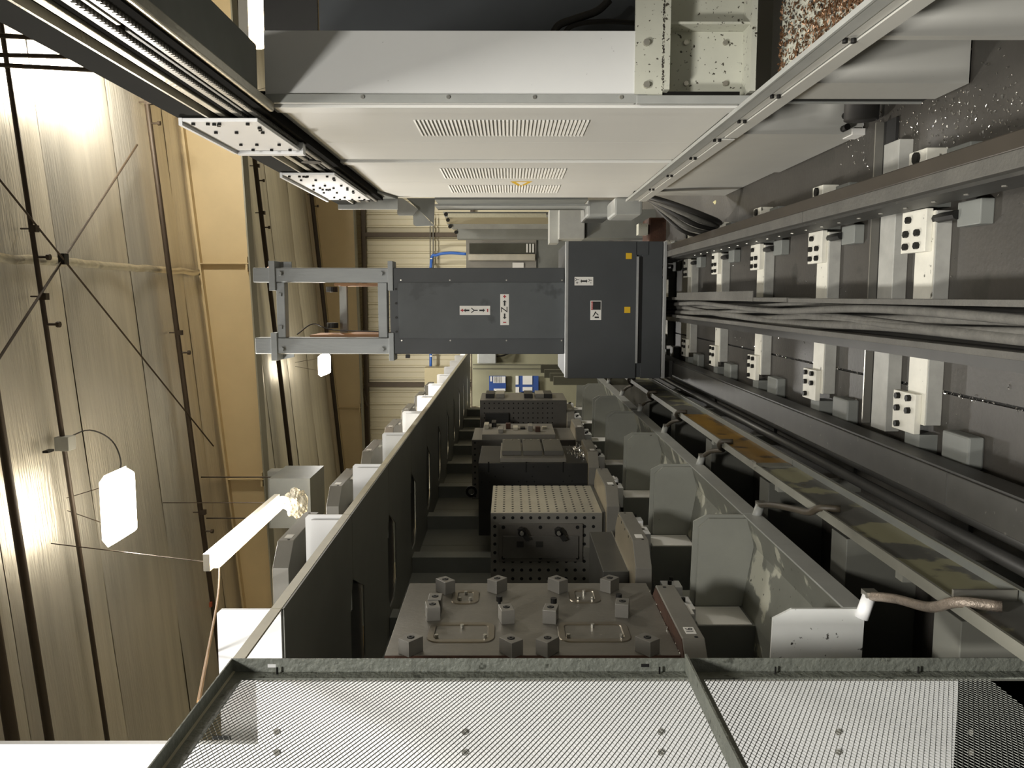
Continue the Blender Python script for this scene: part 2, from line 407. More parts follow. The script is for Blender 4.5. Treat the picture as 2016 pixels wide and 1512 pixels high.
ct = thing('cable_tray', 'long low cable tray in the middle of the track, grey side walls', 'cable tray', (-0.1, 4, 0.06))
box('tray_base', steel_dark, -0.19, -0.01, 0.7, 14, 0.075, 0.09, ct)
box('tray_wall', rail_dust, -0.030, -0.008, 0.7, 4.35, 0.09, 0.215, ct, bevel=0.002)
box('tray_wall', rail_dust, -0.028, -0.004, 4.36, 14, 0.09, 0.222, ct, bevel=0.002)
box('tray_lid', rail_dust, -0.028, 0.035, 4.95, 7.2, 0.222, 0.226, ct)
box('tray_wall', rail_dust, -0.186, -0.162, 0.7, 14, 0.09, 0.21, ct, bevel=0.002)
box('side_flange', steel_dark, -0.226, -0.186, 0.7, 14, 0.172, 0.182, ct)
for i in range(6):
    ph = i * 1.7; pts = []
    for j in range(70):
        yy = 0.8 + 12.5 * j / 69
        x = -0.05 - 0.017 * i + 0.016 * math.sin(yy * 1.9 + ph) + 0.012 * noise.noise(Vector((yy * 0.9, i * 3.3, 0)))
        z = 0.125 + 0.025 * (i % 2) + 0.018 * noise.noise(Vector((yy * 1.3, i * 5.1, 7))) + (0.02 if i in (1, 4) else 0)
        pts.append((max(-0.15, min(-0.04, x)), yy, z))
    MB().tube(pts, 0.014 + 0.004 * (i % 3), 8).build('cable', dust_cable, smooth=True, cat='cable', group='dusty cables in the floor tray',
        label=['dusty grey cable lying against the right wall of the floor tray', 'dusty grey cable second from the right wall of the floor tray',
               'thick dusty cable third from the right in the floor tray', 'dusty cable fourth from the right in the floor tray',
               'dusty cable fifth from the right in the floor tray', 'dusty cable lying against the left wall of the floor tray'][i])

# sleepers with brackets
def sleeper(y, lab):
    t = thing('track_sleeper', lab, 'sleeper', (-0.1, y, 0), group='track sleepers across the floor')
    box('bar', sleeper_side, -0.505, 0.33, y, y + 0.145, 0.0, 0.062, t, bevel=0.003)
    box('top_plate', sleeper_top, -0.505, 0.33, y + 0.002, y + 0.145, 0.062, 0.066, t)
    br = box('bracket', sleeper_top, 0.175, 0.34, y + 0.02, y + 0.215, 0.066, 0.092, t, bevel=0.002)
    scatter('bolt', bolt_black, [(x, yy, 0.092) for x in (0.20, 0.25) for yy in (y + 0.075, y + 0.165)] + [(0.305, y + 0.15, 0.092)], br, bolt((0, 0, 1), 0.014, 0.016))
    bl = box('bracket', sleeper_top, -0.545, -0.385, y + 0.03, y + 0.215, 0.066, 0.092, t, bevel=0.002)
    scatter('bolt', bolt_black, [(x, yy, 0.092) for x in (-0.405, -0.455) for yy in (y + 0.075, y + 0.165)] + [(-0.52, y + 0.16, 0.092)], bl, bolt((0, 0, 1), 0.014, 0.016))
    b2 = box('outer_bracket', sleeper_top, 0.475, 0.575, y + 0.06, y + 0.20, 0.0, 0.085, t, bevel=0.003)
    scatter('bolt', bolt_black, [(0.545, y + 0.13, 0.085)], b2, bolt((0, 0, 1), 0.024, 0.012, 10))
    box('anchor_pad', grey_mid, 0.255, 0.345, y - 0.27, y - 0.12, 0.0, 0.05, t, bevel=0.004)
    a = box('anchor_pad', grey_mid, 0.475, 0.555, y - 0.18, y - 0.02, 0.0, 0.05, t, bevel=0.004)
    box('anchor_pad', grey_mid, -0.62, -0.50, y - 0.30, y - 0.12, 0.0, 0.06, t, bevel=0.008)
    MB().cyl((0.30, y - 0.13, 0.055), (0.30, y + 0.03, 0.055), 0.018, 8).build('jack_bolt', bolt_black, t)
    box('rail_foot', grey_mid, 0.345, 0.455, y + 0.02, y + 0.14, 0.0, 0.092, t)
    box('rail_foot', grey_mid, -0.70, -0.545, y + 0.02, y + 0.14, 0.0, 0.072, t)
    return t
s0 = sleeper(3.16, 'white sleeper with bolted brackets under the rails, nearest the camera')
for i in range(1, 7):
    dup(s0, (0, 1.05 * i, 0), label='white sleeper with bolted brackets under the rails, %s from the camera' % ORD[i])
dup(s0, (0, -1.05, 0), label='white sleeper with bolted brackets beneath the bottom picture edge')
cc = thing('cross_channel', 'steel channel lying across the floor track between the two nearest sleepers', 'channel', (0, 3.6, 0))
box('channel_edge', zinc, -0.585, 0.78, 3.755, 3.765, 0, 0.05, cc)
box('channel_groove', joint_dark, -0.585, 0.78, 3.64, 3.755, 0.001, 0.014, cc)
box('channel_bar', sleeper_side, -0.585, 0.66, 3.50, 3.64, 0, 0.062, cc, bevel=0.003)

# pipes and gutter left of the track
def run(name, mat, x, z, r, y0, y1, lab, cat):
    return MB().cyl((x, y0, z), (x, y1, z), r, 10).build(name, mat, smooth=True, label=lab, cat=cat, group='dark pipes along the rack foot')
run('floor_pipe', steel_dark, -0.775, 0.05, 0.035, 1.2, 14, 'dark pipe on the floor closest to the left rail', 'pipe')
run('floor_pipe', steel_dark, -0.83, 0.12, 0.025, 1.2, 14, 'thin dark pipe on the floor under the peeling gutter', 'pipe')
for yy in (2.9, 3.9, 5.1, 6.6):
    box('pipe_saddle', steel_dark, -0.86, -0.735, yy, yy + 0.12, 0.0, 0.018, label='dark flat saddle plate under the floor pipes, %s from the camera' % ORD[[2.9, 3.9, 5.1, 6.6].index(yy)], cat='plate', group='pipe saddles')
gu = thing('drain_gutter', 'peeling cream and grey drain gutter running along the rack foot', 'gutter', (-0.9, 5, 0.25))
for (a, b, m) in ((0.9, 4.15, gutter_paint), (4.155, 6.0, gutter_yellow), (6.005, 14, gutter_paint)):
    box('web', m, -0.880, -0.872, a, b, 0.228, 0.415, gu)
    box('top_flange', M('gutter_edge', '#77766c', 0.45, 0, 0.15, 5), -0.90, -0.862, a, b, 0.415, 0.424, gu)
    box('bottom_flange', grey_mid, -0.88, -0.835, a, b, 0.218, 0.228, gu)
    box('bottom_lip', M('gutter_edge', '#77766c'), -0.839, -0.835, a, b, 0.228, 0.236, gu)
MB().box(-0.872, -0.84, 2.26, 2.27, 0.235, 0.42).build('end_plate', zinc, gu)
box('joint_plate', M('gutter_edge', '#77766c'), -0.872, -0.868, 4.10, 4.20, 0.24, 0.41, gu)
box('joint_bolt', zinc, -0.875, -0.85, 4.13, 4.19, 0.424, 0.44, gu)
for yy in (1.4, 2.6, 3.85, 5.1, 6.35, 7.6):
    box('gutter_leg', rack_dark, -0.94, -0.882, yy, yy + 0.05, 0, 0.40, gu)

# ================================================================== MACHINE LINE ON THE RIGHT
XP = 0.80                                            # aisle face of the guard panels
def vent(parent, px0, px1, py0, py1, n):
    """louvres pressed into the sheet; pixel box of the vent on the panel plane"""
    a = P(px0, py0, X=XP); b = P(px1, py1, X=XP)
    z1, z0 = a.z, P(px1, py0, X=XP).z; y0, y1 = a.y, b.y
    dz = (z1 - z0) / n
    def proto(mb, p):
        mb.prism([(p.y, p.z), (p.y + (y1 - y0), p.z), (p.y + (y1 - y0), p.z + dz * 0.62), (p.y, p.z + dz * 0.62)], 'x', XP - 0.006, XP + 0.002)
        # slope: bring the upper edge back into the sheet
        k = len(mb.v) - 8
        for i in range(k, len(mb.v)):
            x, yy, zz = mb.v[i]
            if zz > p.z + dz * 0.3 and x < XP: mb.v[i] = (XP - 0.0005, yy, zz)
    scatter('louvre', white_panel, [(XP, y0, z0 + dz * i) for i in range(n)], parent, proto)
def guard(y0, y1, zt, lab, seams):
    t = thing('guard_panel', lab, 'panel', (XP, (y0 + y1) / 2, 0.75), group='white machine guard panels')
    ys = [y0] + seams + [y1]
    for i in range(len(ys) - 1):
        box('sheet', white_panel, XP, XP + 0.05, ys[i] + (0.0015 if i else 0), ys[i + 1] - 0.0015, 0.74, zt, t, bevel=0.002)
    box('edge_fold', white_panel, XP - 0.012, XP, y0, y0 + 0.10, 0.74, zt, t, bevel=0.002)
    return t
g1 = guard(3.515, 4.88, 2.78, 'white louvred guard panel beside the speckled side panel', [4.35])
vent(g1, 810, 1160, 236, 267, 44)
g2 = guard(4.92, 6.72, 2.80, 'white guard panel with two louvre fields and a yellow sticker', [5.83])
vent(g2, 862, 1115, 331, 351, 40); vent(g2, 879, 1103, 364, 379, 40)
st_a = P(1005, 357, X=XP); st_b = P(1048, 357, X=XP); st_c = P(1025, 368, X=XP)
MB().prism([(st_a.y, st_a.z), (st_b.y, st_b.z), (st_c.y, st_c.z)], 'x', XP - 0.002, XP).build('warning_sticker', label_yellow, g2, label='yellow triangular warning sticker')
st_a = P(1016, 358, X=XP); st_b = P(1038, 358, X=XP); st_c = P(1026, 364, X=XP)
MB().prism([(st_a.y, st_a.z), (st_b.y, st_b.z), (st_c.y, st_c.z)], 'x', XP - 0.003, XP - 0.001).build('sticker_field', label_white, g2)
gj = box('panel_gap_strip', bolt_black, XP + 0.02, XP + 0.05, 4.88, 4.92, 0.74, 2.78, label='black gap strip between the two white guard panels', cat='strip')
box('panel_gap_strip', bolt_black, XP + 0.02, XP + 0.05, 3.495, 3.515, 0.74, 2.76, label='black gap strip at the edge of the speckled side panel', cat='strip')

# white side panel facing the camera, with its bracket frame below
YS = 3.49
sp = thing('side_panel', 'white side panel facing the camera with screws and chip specks', 'panel', (0.95, YS, 1.2))
xr, zt, zb = P(520, 60, Y=YS).x, P(520, 100, Y=YS).z, P(1250, 100, Y=YS).z
box('sheet', M('white_speckled', '#d6d6d3', 0.4, 0, 0.04, 2, spot='#4a4844', spot_scale=38, spot_t=0.745), XP, xr, YS, YS + 0.02, zb, zt, sp)
box('edge_strip', grey_light, XP, XP + 0.035, YS - 0.012, YS, zb - 0.05, zt, sp, bevel=0.002)
scatter('screw', zinc, [(XP + 0.022, YS - 0.012, P(x, 197, Y=YS).z) for x in (715, 883, 1052, 1222)], sp, bolt((0, -1, 0), 0.008, 0.006, 8))
bf = thing('bracket_frame', 'cream bolted bracket frame holding chips beneath the white side panel', 'bracket', (0.95, YS, 0.7))
z0, z1 = P(1305, 100, Y=YS).z, P(1250, 100, Y=YS).z
box('flange', cream_bracket, XP + 0.03, 1.5, YS - 0.006, YS + 0.014, z0, z1, bf)
scatter('bolt', zinc, [P(1272, 85, Y=YS - 0.006), P(1272, 168, Y=YS - 0.006)], bf, bolt((0, -1, 0), 0.014, 0.018, 8))
zl, zl2 = P(1315, 100, Y=YS).z, P(1475, 100, Y=YS).z
box('upper_lip', cream_bracket, XP + 0.045, 1.5, YS - 0.05, YS + 0.25, zl, zl + 0.022, bf)
box('lower_lip', cream_bracket, XP + 0.045, 1.5, YS - 0.03, YS + 0.25, zl2 - 0.022, zl2, bf)
box('back_plate', cream_bracket, XP + 0.03, 1.5, YS + 0.10, YS + 0.115, zl2, zl, bf)
xd = P(1400, 45, Y=YS).x
box('divider', cream_bracket, xd - 0.005, xd + 0.005, YS, YS + 0.10, zl2, zl, bf)
scatter('bolt', zinc, [P(x, y, Y=YS + 0.10) for x in (1350, 1427) for y in (85, 165)], bf, bolt((0, -1, 0), 0.011, 0.012, 8))
box('bottom_edge', grey_light, XP - 0.005, XP + 0.03, YS - 0.02, YS + 0.0, P(1480, 195, Y=YS).z, P(1252, 195, Y=YS).z, bf, bevel=0.003)

rc = thing('dark_recess_panel', 'dark grey recessed panel behind the white side panel, cables hanging', 'panel', (1.6, 4.3, 1.0))
box('panel', stack_dark, 1.0, 2.6, 4.30, 4.33, 0.9, P(628, 30, Y=4.3).z, rc)
box('panel', black_iron, 1.0, 2.6, 4.30, 4.33, P(628, 30, Y=4.3).z + 0.01, P(520, 30, Y=4.3).z, rc)
for i, pts in enumerate(([(1200, 0), (1175, 22), (1130, 38), (1100, 50), (1085, 75)], [(1250, 45), (1200, 42), (1150, 45), (1120, 55), (1105, 80)])):
    MB().tube(curve_pts([P(x, y, Y=4.1) for x, y in pts], 20), 0.018 if i == 0 else 0.012, 8).build('black_cable', rubber, smooth=True,
        label=['thick black cable curving out above the white side panel', 'thin black cable curving below the thick one above the white side panel'][i], cat='cable')

# box beam running toward the camera above the side panel
bb = thing('box_beam', 'grey box beam running overhead beside the white side panel', 'beam', (0.92, 2, 2.72))
box('underside', grey_mid, XP + 0.005, 1.035, 0.3, YS, 2.745, 2.90, bb, bevel=0.004)
box('inner_edge', steel_bright, XP - 0.035, XP + 0.004, 0.3, YS, 2.68, 2.715, bb, bevel=0.006)

# overhead guide beam with racks, X about 0.75
gb = thing('overhead_guide_beam', 'dark overhead guide beam with toothed racks along the white guard panels', 'beam', (0.75, 4, 2.67))
Y0, Y1 = 0.3, 6.55
box('top_bar', M('beam_dark_paint', '#262623', 0.9, 0, 0.1, 3, spec=0.1), 0.735, 0.80, Y0, Y1 + 0.1, 2.945, 3.075, gb, bevel=0.003)
box('steel_lip', steel_bright, 0.730, 0.76, Y0, Y1, 2.934, 2.944, gb)
matt_black = M('beam_matt_black', '#1a1917', 0.95, 0, 0.1, 3, spec=0.05)
box('back_plate', matt_black, 0.80, 0.83, Y0, Y1, 2.72, 2.95, gb)
box('guide_rail', steel_bright, 0.742, 0.775, Y0, Y1, 2.872, 2.902, gb, bevel=0.003)
box('channel', matt_black, 0.752, 0.80, Y0, Y1, 2.832, 2.868, gb)
def rack(z0, z1, x, name):
    mb = MB(); n = 300
    mb.box(x, x + 0.03, Y0, Y1, z0, z1)
    for i in range(n):
        yy = Y0 + (Y1 - Y0) * (i + 0.5) / n
        mb.prism([(yy - 0.0075, z0), (yy + 0.0075, z0), (yy + 0.003, z0 - 0.009), (yy - 0.003, z0 - 0.009)], 'x', x, x + 0.028)
    return mb.build(name, steel, gb, kind='stuff')
rack(2.812, 2.830, 0.742, 'toothed_rack')
box('channel', matt_black, 0.757, 0.80, Y0, Y1, 2.792, 2.803, gb)
box('guide_rail', steel, 0.748, 0.775, Y0, 2.35, 2.776, 2.79, gb, bevel=0.002)
box('guide_rail', steel_dark, 0.748, 0.775, 2.4, Y1, 2.776, 2.79, gb, bevel=0.002)
rack(2.748, 2.762, 0.745, 'toothed_rack')
box('lower_bar', matt_black, 0.757, 0.80, Y0, Y1, 2.70, 2.735, gb)
pl_lab = ['white bolted clamp plate on the overhead beam, nearest the camera', 'white bolted clamp plate on the overhead beam, middle of three', 'white bolted clamp plate on the overhead beam, farthest of three']
for i, (a, b) in enumerate(((3.44, 4.12), (4.92, 5.52), (5.525, 6.16))):
    t = thing('clamp_plate', pl_lab[i], 'plate', (0.72, (a + b) / 2, 2.73), group='bolted plates on the overhead beam')
    box('plate', white_clean, 0.715, 0.73, a, b, 2.735, 3.045, t, bevel=0.003)
    box('plate_edge', white_clean, 0.70, 0.73, a, b, 3.045, 3.06, t)
    sp_ = []
    for u, v in ((0.04, .1), (0.04, .3), (0.05, .38), (0.04, .46), (0.08, .42), (0.04, .85), (0.3, .2), (0.3, .5), (0.3, .88), (0.72, .25), (0.72, .5), (0.72, .85), (0.92, .3), (0.92, .6), (0.92, .9), (0.16, .93), (0.22, .9)):
        sp_.append((0.715, a + u * (b - a), 3.04 - v * 0.30))
    scatter('bolt', bolt_black, sp_, t, bolt((-1, 0, 0), 0.008, 0.010, 6))
box('beam_ledge', white_clean, 0.70, 0.80, 4.12, 4.17, 2.72, 3.05, label='short white ledge at the end of the nearest clamp plate', cat='ledge')
MB().cyl((0.74, 4.62, 2.80), (0.80, 4.62, 2.80), 0.055, 20).build('drive_pinion', black_iron, label='dark round drive pinion in the gap between clamp plates', cat='gear')
eb = thing('beam_end_bracket', 'grey end bracket closing the far end of the overhead beam', 'bracket', (0.76, 6.6, 2.6))
box('end_plate', grey_light, 0.70, 0.84, 6.66, 6.69, 2.60, 3.08, eb)
MB().prism([(6.2, 2.72), (6.66, 2.60), (6.66, 2.72)], 'x', 0.78, 0.80).build('gusset', grey_mid, eb)

# trough under the panels
tg = thing('cable_trough', 'long pale trough with bolt pairs along the foot of the guard panels', 'trough', (0.74, 3.5, 0.70))
box('top_lip', grey_light, 0.690, 0.706, 0.9, 6.05, 0.842, 0.85, tg)
box('upper_band', grey_light, 0.694, 0.70, 0.9, 6.05, 0.795, 0.842, tg, bevel=0.001)
box('middle_band', plinth_paint, 0.700, 0.712, 0.9, 6.05, 0.756, 0.793, tg)
for a, b in ((0.9, 3.66), (3.70, 6.05)):
    box('skirt', plinth_paint, 0.692, 0.698, a, b, 0.70, 0.755, tg, bevel=0.001)
box('trough_base', grey_mid, 0.712, 0.78, 0.9, 6.05, 0.705, 0.72, tg)
for yy in (1.7, 2.3, 2.92, 3.33, 3.72, 4.2, 4.8, 5.4):
    scatter('bolt', bolt_black, [(0.700, yy, 0.785), (0.700, yy, 0.762)], tg, bolt((-1, 0, 0), 0.008, 0.012))

# bases below the trough
def base(x0, x1, y0, y1, lab, mat=plinth_paint):
    t = thing('machine_plinth', lab, 'machine base', ((x0 + x1) / 2, y0, 0), group='white machine bases on the floor')
    box('front_plate', mat, x0, x1, y0, y0 + 0.02, 0.008, 0.612, t)
    box('side_plate', mat, x0, x0 + 0.02, y0 + 0.02, y1, 0.008, 0.612, t)
    return t
cb_ = thing('machine_plinth', 'large pale plinth sheet nearest the camera at the right', 'machine base', (1.4, 2.52, 0), group='white machine bases on the floor')
box('front_plate', plinth_paint, 0.775, 2.2, 2.52, 2.535, 0.0, 0.612, cb_)
box('fold', plinth_paint, 0.775, 0.79, 2.535, 2.56, 0.0, 0.612, cb_)
b2 = base(0.782, 2.0, 3.09, 3.33, 'pale machine base behind the corner base, beside floor swarf')
box('foot_gap_shade', bolt_black, 0.80, 1.6, 3.10, 3.3, 0.0, 0.008, b2)  # black slab standing in for the shadow under the base
cs = thing('corner_strip', 'pair of narrow upright strips between two machine bases', 'strip', (0.80, 3.42, 0))
box('strip', grey_light, 0.792, 0.80, 3.345, 3.36, 0, 0.70, cs); box('strip', grey_light, 0.792, 0.80, 3.45, 3.46, 0.0, 0.70, cs); box('groove', bolt_black, 0.80, 0.81, 3.36, 3.45, 0.0, 0.70, cs)
b3 = base(0.775, 2.0, 4.0, 5.2, 'long white machine base with two black bolts and white corner')
scatter('bolt', bolt_black, [(0.80, 4.0, 0.10), (0.86, 4.0, 0.095)], b3, bolt((0, -1, 0), 0.016, 0.05, 8))
box('corner_foot', label_white, 0.77, 0.80, 3.985, 4.10, 0.0, 0.06, b3)
base(0.79, 2.0, 5.26, 6.5, 'far white machine base behind the trough end')
MB().cyl((0.80, 3.80, 0.10), (1.4, 3.80, 0.10), 0.075, 20).build('black_drum', rubber, label='black ribbed drum lying behind the white base corner', cat='drum', smooth=True)

# chip pan behind the trough
cp = thing('chip_pan', 'pale chip pan behind the trough, strewn with metal chips', 'pan', (1.3, 2.8, 0.5))
box('pan_floor', cream_bracket, 0.82, 1.9, 1.2, 3.30, 0.62, 0.635, cp)
box('pan_back', black_iron, 0.82, 1.9, 3.30, 3.47, 0.45, 0.62, cp)
def chips(name, mat, n, zone, lab, parent=None, size=(0.006, 0.016), cat='chips'):
    mb = MB(); rr = random.Random(name + lab)
    for _ in range(n):
        x, y, z = zone(rr); L_ = rr.uniform(*size); W_ = L_ * rr.uniform(0.15, 0.45)
        a = rr.uniform(0, 6.28); ca, sa = math.cos(a), math.sin(a); h = L_ * rr.uniform(0.1, 0.5)
        p = [(-L_ / 2, -W_ / 2, 0), (L_ / 2, -W_ / 2, h * 0.4), (L_ / 2, W_ / 2, h), (-L_ / 2, W_ / 2, h * 0.5), (0, 0, h * 1.4)]
        mb.add([(x + q[0] * ca - q[1] * sa, y + q[0] * sa + q[1] * ca, z + q[2]) for q in p], [(0, 1, 4), (1, 2, 4), (2, 3, 4), (3, 0, 4), (3, 2, 1, 0)])
    return mb.build(name, mat, parent, label=lab if parent is None else None, cat=cat if parent is None else None, kind='stuff')
def pan_zone(rr):
    return (0.825 + abs(rr.gauss(0.12, 0.14)), min(3.28, max(1.3, rr.gauss(2.5, 0.40))), 0.636 + abs(rr.gauss(0, 0.006)))
chips('brass_swarf', chip_brass, 3200, pan_zone, 'heap of brass coloured chips in the pan behind the trough', size=(0.008, 0.022))
chips('dark_swarf', chip_dark, 2600, lambda rr: (rr.uniform(0.83, 1.4), rr.uniform(1.3, 3.28), 0.636), 'dark chips scattered over the pan behind the trough', size=(0.006, 0.016))
chips('lip_swarf', chip_dark, 260, lambda rr: (rr.uniform(XP + 0.05, 1.3), YS - 0.05 + rr.random() * 0.05, zl + 0.022), 'dark chips caught on the lips of the cream bracket frame', size=(0.005, 0.012))

# hoses at the far end of the trough
for i in range(5):
    o = 0.03 * i
    pts = [(0.78, 6.3, 0.75 - 0.02 * i), (0.70 - o * 0.6, 6.12 + o, 0.55), (0.60 - o, 6.15 + 0.5 * o, 0.25 + o), (0.56 - 0.8 * o, 6.45 + o, 0.05), (0.52 - o * 0.5, 7.0, 0.035)]
    MB().tube(curve_pts(pts, 28), 0.022 - 0.002 * i, 8).build('hose', [rubber, dust_cable][i % 2], smooth=True, cat='hose', group='hoses beside the trough end',
        label=['thickest black hose hanging below the trough end', 'grey hose hanging below the trough end', 'black hose in the middle of the hose bunch below the trough',
               'thin grey hose in the hose bunch below the trough', 'thinnest black hose in the bunch below the trough'][i])
MB().add(*(lambda c: ([(c.x + 0.016 * math.cos(i * 1.05) * (1 + 0.3 * (i % 2)), c.y + 0.035 * math.sin(i * 1.05), 0.001) for i in range(6)] + [(c.x, c.y, 0.02)], [(i, (i + 1) % 6, 6) for i in range(6)] + [(5, 4, 3, 2, 1, 0)]))(P(1408, 398, Z=0))).build('foam_scrap', foam_yellow, label='small cream foam scrap on the floor right of the rail', cat='scrap')

# ------------------------------------------------------------------ farther machines behind the panels
ep = thing('machine_end_post', 'grey end post and gussets behind the guard panels', 'post', (0.78, 7.0, 0.6))
pa, pb = P(852, 393, X=0.80), P(1175, 412, X=0.80)
box('post', grey_mid, 0.80, 0.86, pa.y + 0.0, pa.y + 0.32, 1.05, 2.32, ep)
box('post_edge', grey_light, 0.785, 0.80, pa.y + 0.32, pa.y + 0.68, 1.0, 2.35, ep)
for nm, m, Yg, px in (('gusset', grey_light, 7.2, ((782, 390), (782, 421), (785, 424), (813, 424), (824, 412), (792, 390))), ('gusset', grey_light, 7.3, ((813, 420), (814, 442), (818, 445), (856, 444), (850, 440), (824, 412))),
                      ('web_plate', grey_mid, 7.25, ((800, 390), (854, 441), (856, 390)))):
    MB().prism([(P(x, y, Y=Yg).x, P(x, y, Y=Yg).z) for x, y in px], 'y', Yg, Yg + 0.02).build(nm, m, ep)
box('foot_arm', grey_light, 0.70, 0.84, 7.2, 7.9, 0.80, 1.02, ep, bevel=0.02)
box('foot_arm', grey_light, 0.66, 0.80, 6.7, 7.2, 0.62, 0.85, ep, bevel=0.02)

YM = 11.5
fm = thing('faceted_machine', 'beige faceted machine enclosure with dark bolt notches behind the end post', 'machine', (1.0, YM, 0))
edge = [(417, 872, 1100), (428, 876, 1098), (441, 880, 1096), (452, 892, 1090), (462, 900, 1085), (472, 905, 1078)]
mcol = [grey_light, M('beige_sheet', '#c3b99a', 0.4, 0.2, 0.06, 3), grey_light, MATS['beige_sheet'], steel]
yy = YM
for i in range(5):
    (y0, a0, b0), (y1, a1, b1) = edge[i], edge[i + 1]
    A, B = P(a0, y0, Y=yy), P(b0, y0, Y=yy); yn = yy + (0.35 if i % 2 else 0.08)
    C, D_ = P(a1, y1, Y=yn), P(b1, y1, Y=yn)
    th = Vector((0, 0.05, 0))
    MB().add([A, B, D_, C, A + th, B + th, D_ + th, C + th], [(0, 1, 2, 3), (7, 6, 5, 4), (0, 4, 5, 1), (1, 5, 6, 2), (2, 6, 7, 3), (3, 7, 4, 0)]).build('facet_sheet', mcol[i], fm)
    MB().cyl(P(a0 + 6, y0 + 5, Y=yy - 0.02), P(a0 + 6, y0 + 5, Y=yy), 0.03, 6).build('bolt', bolt_black, fm)
    MB().cyl(P(b0 - 8, y0 + 6, Y=yy - 0.02), P(b0 - 8, y0 + 6, Y=yy), 0.018, 6).build('bolt', bolt_black, fm)
    yy = yn
def pxbox(name, mat, x0, x1, y0, y1, Y, depth, parent=None, ground=False, **k):
    """upright box whose camera-side face covers a pixel rectangle at distance Y"""
    a = P(x0, y1, Y=Y); b = P(x1, y0, Y=Y)
    if ground: b.z = 0.0
    return box(name, mat, a.x, b.x, Y, Y + depth, b.z, a.z, parent, **k)
pxbox('vent_grille', M('grille_pale', '#a9a58f', 0.5, 0.3, 0.1, 40), 882, 1075, 420, 428, YM - 0.03, 0.02, fm)
pxbox('plinth', grey_mid, 900, 1100, 420, 470, YM + 0.5, 0.3, fm, ground=True)
m2 = thing('windowed_machine', 'silver machine door with dark window beside the stacker column', 'machine', (0.6, 14, 0))
pxbox('door', steel, 918, 1056, 470, 540, 14.0, 0.3, m2)
pxbox('plinth', grey_mid, 918, 1056, 472, 540, 14.05, 0.2, m2, ground=True)
pxbox('window', glass_win, 924, 1052, 479, 499, 13.97, 0.02, m2)
pxbox('sill', steel_bright, 922, 1054, 500, 513, 13.93, 0.05, m2, bevel=0.01)
pxbox('paper_note', label_white, 1009, 1031, 517, 527, 13.95, 0.01, m2)
for i in range(3): pxbox('light_tube', label_white, 1036 + 6 * i, 1039 + 6 * i, 480, 497, 13.96, 0.005, m2)
pxbox('beige_cabinet', beige_cab, 1056, 1100, 462, 525, 14.5, 0.6, ground=True, label='beige cabinet between the window machine and the stacker carriage', cat='cabinet')
gc = thing('grey_cabinet', 'grey cabinet with a folded door edge above the stacker carriage', 'cabinet', (0.9, 9.5, 0))
pxbox('door', grey_light, 1100, 1152, 412, 470, 9.5, 0.4, gc, bevel=0.01)
pxbox('side', grey_mid, 1153, 1200, 412, 468, 9.6, 0.4, gc, ground=True)
pxbox('top', grey_light, 1082, 1100, 412, 478, 9.7, 0.4, gc)
pxbox('valve_block', cream_bracket, 1257, 1276, 440, 462, 8.9, 0.15, label='cream valve block beside the stacker carriage foot', cat='valve')
pxbox('motor_housing', rust, 1276, 1322, 428, 476, 8.95, 0.4, label='brown motor housing behind the stacker carriage foot', cat='motor', bevel=0.02)

# ================================================================== STACKER
YC = 7.3
sk = thing('stacker_crane', 'dark grey stacker crane with tall column and pale top frame on rails', 'stacker crane', (-0.12, YC + 0.6, 0.3))
x0, x1 = -0.734, 0.489
zt = 1.2
bod = box('carriage', stack_dark, x0 + 0.01, x1 - 0.01, YC + 0.03, YC + 1.25, 0.33, zt - 0.01, sk)
box('front_cover', stack_dark, x0, x1, YC, YC + 0.03, P(1253, 600, Y=YC).z, zt - 0.02, sk, bevel=0.004)
box('lower_cover', stack_dark, x0, x1, YC + 0.012, YC + 0.03, 0.335, P(1263, 600, Y=YC).z, sk, bevel=0.003)
box('side_cover', stack_dark, 0.37, x1, YC, YC + 0.012, P(1277, 490, Y=YC).z, P(1253, 490, Y=YC).z, sk)
box('handle_strip', stack_trim, P(1255, 715, Y=YC).x, P(1255, 505, Y=YC).x, YC - 0.008, YC + 0.002, P(1255, 600, Y=YC).z - 0.006, P(1252, 600, Y=YC).z, sk)
box('groove', hole_black, P(1255, 715, Y=YC).x, P(1255, 505, Y=YC).x, YC + 0.006, YC + 0.014, P(1264, 600, Y=YC).z, P(1257, 600, Y=YC).z, sk)
box('bottom_trim', stack_trim, x0, x1, YC - 0.01, YC + 0.03, 0.30, 0.33, sk, bevel=0.004)
box('top_trim', stack_trim, x0 + 0.005, x1, YC - 0.006, YC + 0.10, zt - 0.025, zt, sk, bevel=0.003)
box('wheel_housing', black_iron, 0.30, 0.47, YC + 0.1, YC + 1.1, 0.30, 0.36, sk)
box('wheel_housing', black_iron, -0.73, -0.58, YC + 0.1, YC + 1.1, 0.21, 0.36, sk)
MB().cyl((0.38, YC + 0.25, 0.40), (0.44, YC + 0.25, 0.40), 0.10, 20).build('wheel', steel_dark, sk)
YT = YC + 0.12
cx0, cx1 = P(900, 697, Y=YT).x, P(900, 527, Y=YT).x
zc1 = P(772, 600, Y=YT).z
box('column', stack_dark, cx0, cx1, YT, YT + 0.75, zt, zc1 + 0.02, sk, bevel=0.006)
mx0, mx1 = P(900, 666, Y=YT).x, P(900, 556, Y=YT).x
cv = box('column_cover', stack_mid, mx0, mx1, YT - 0.012, YT, zt, P(785, 600, Y=YT).z, sk, bevel=0.002)
scatter('screw', zinc, [(x, YT - 0.002, P(px, 600, Y=YT).z) for x in (mx0 - 0.02, mx1 + 0.02) for px in (790, 886, 997, 1106)], sk, bolt((0, -1, 0), 0.007, 0.006, 8))
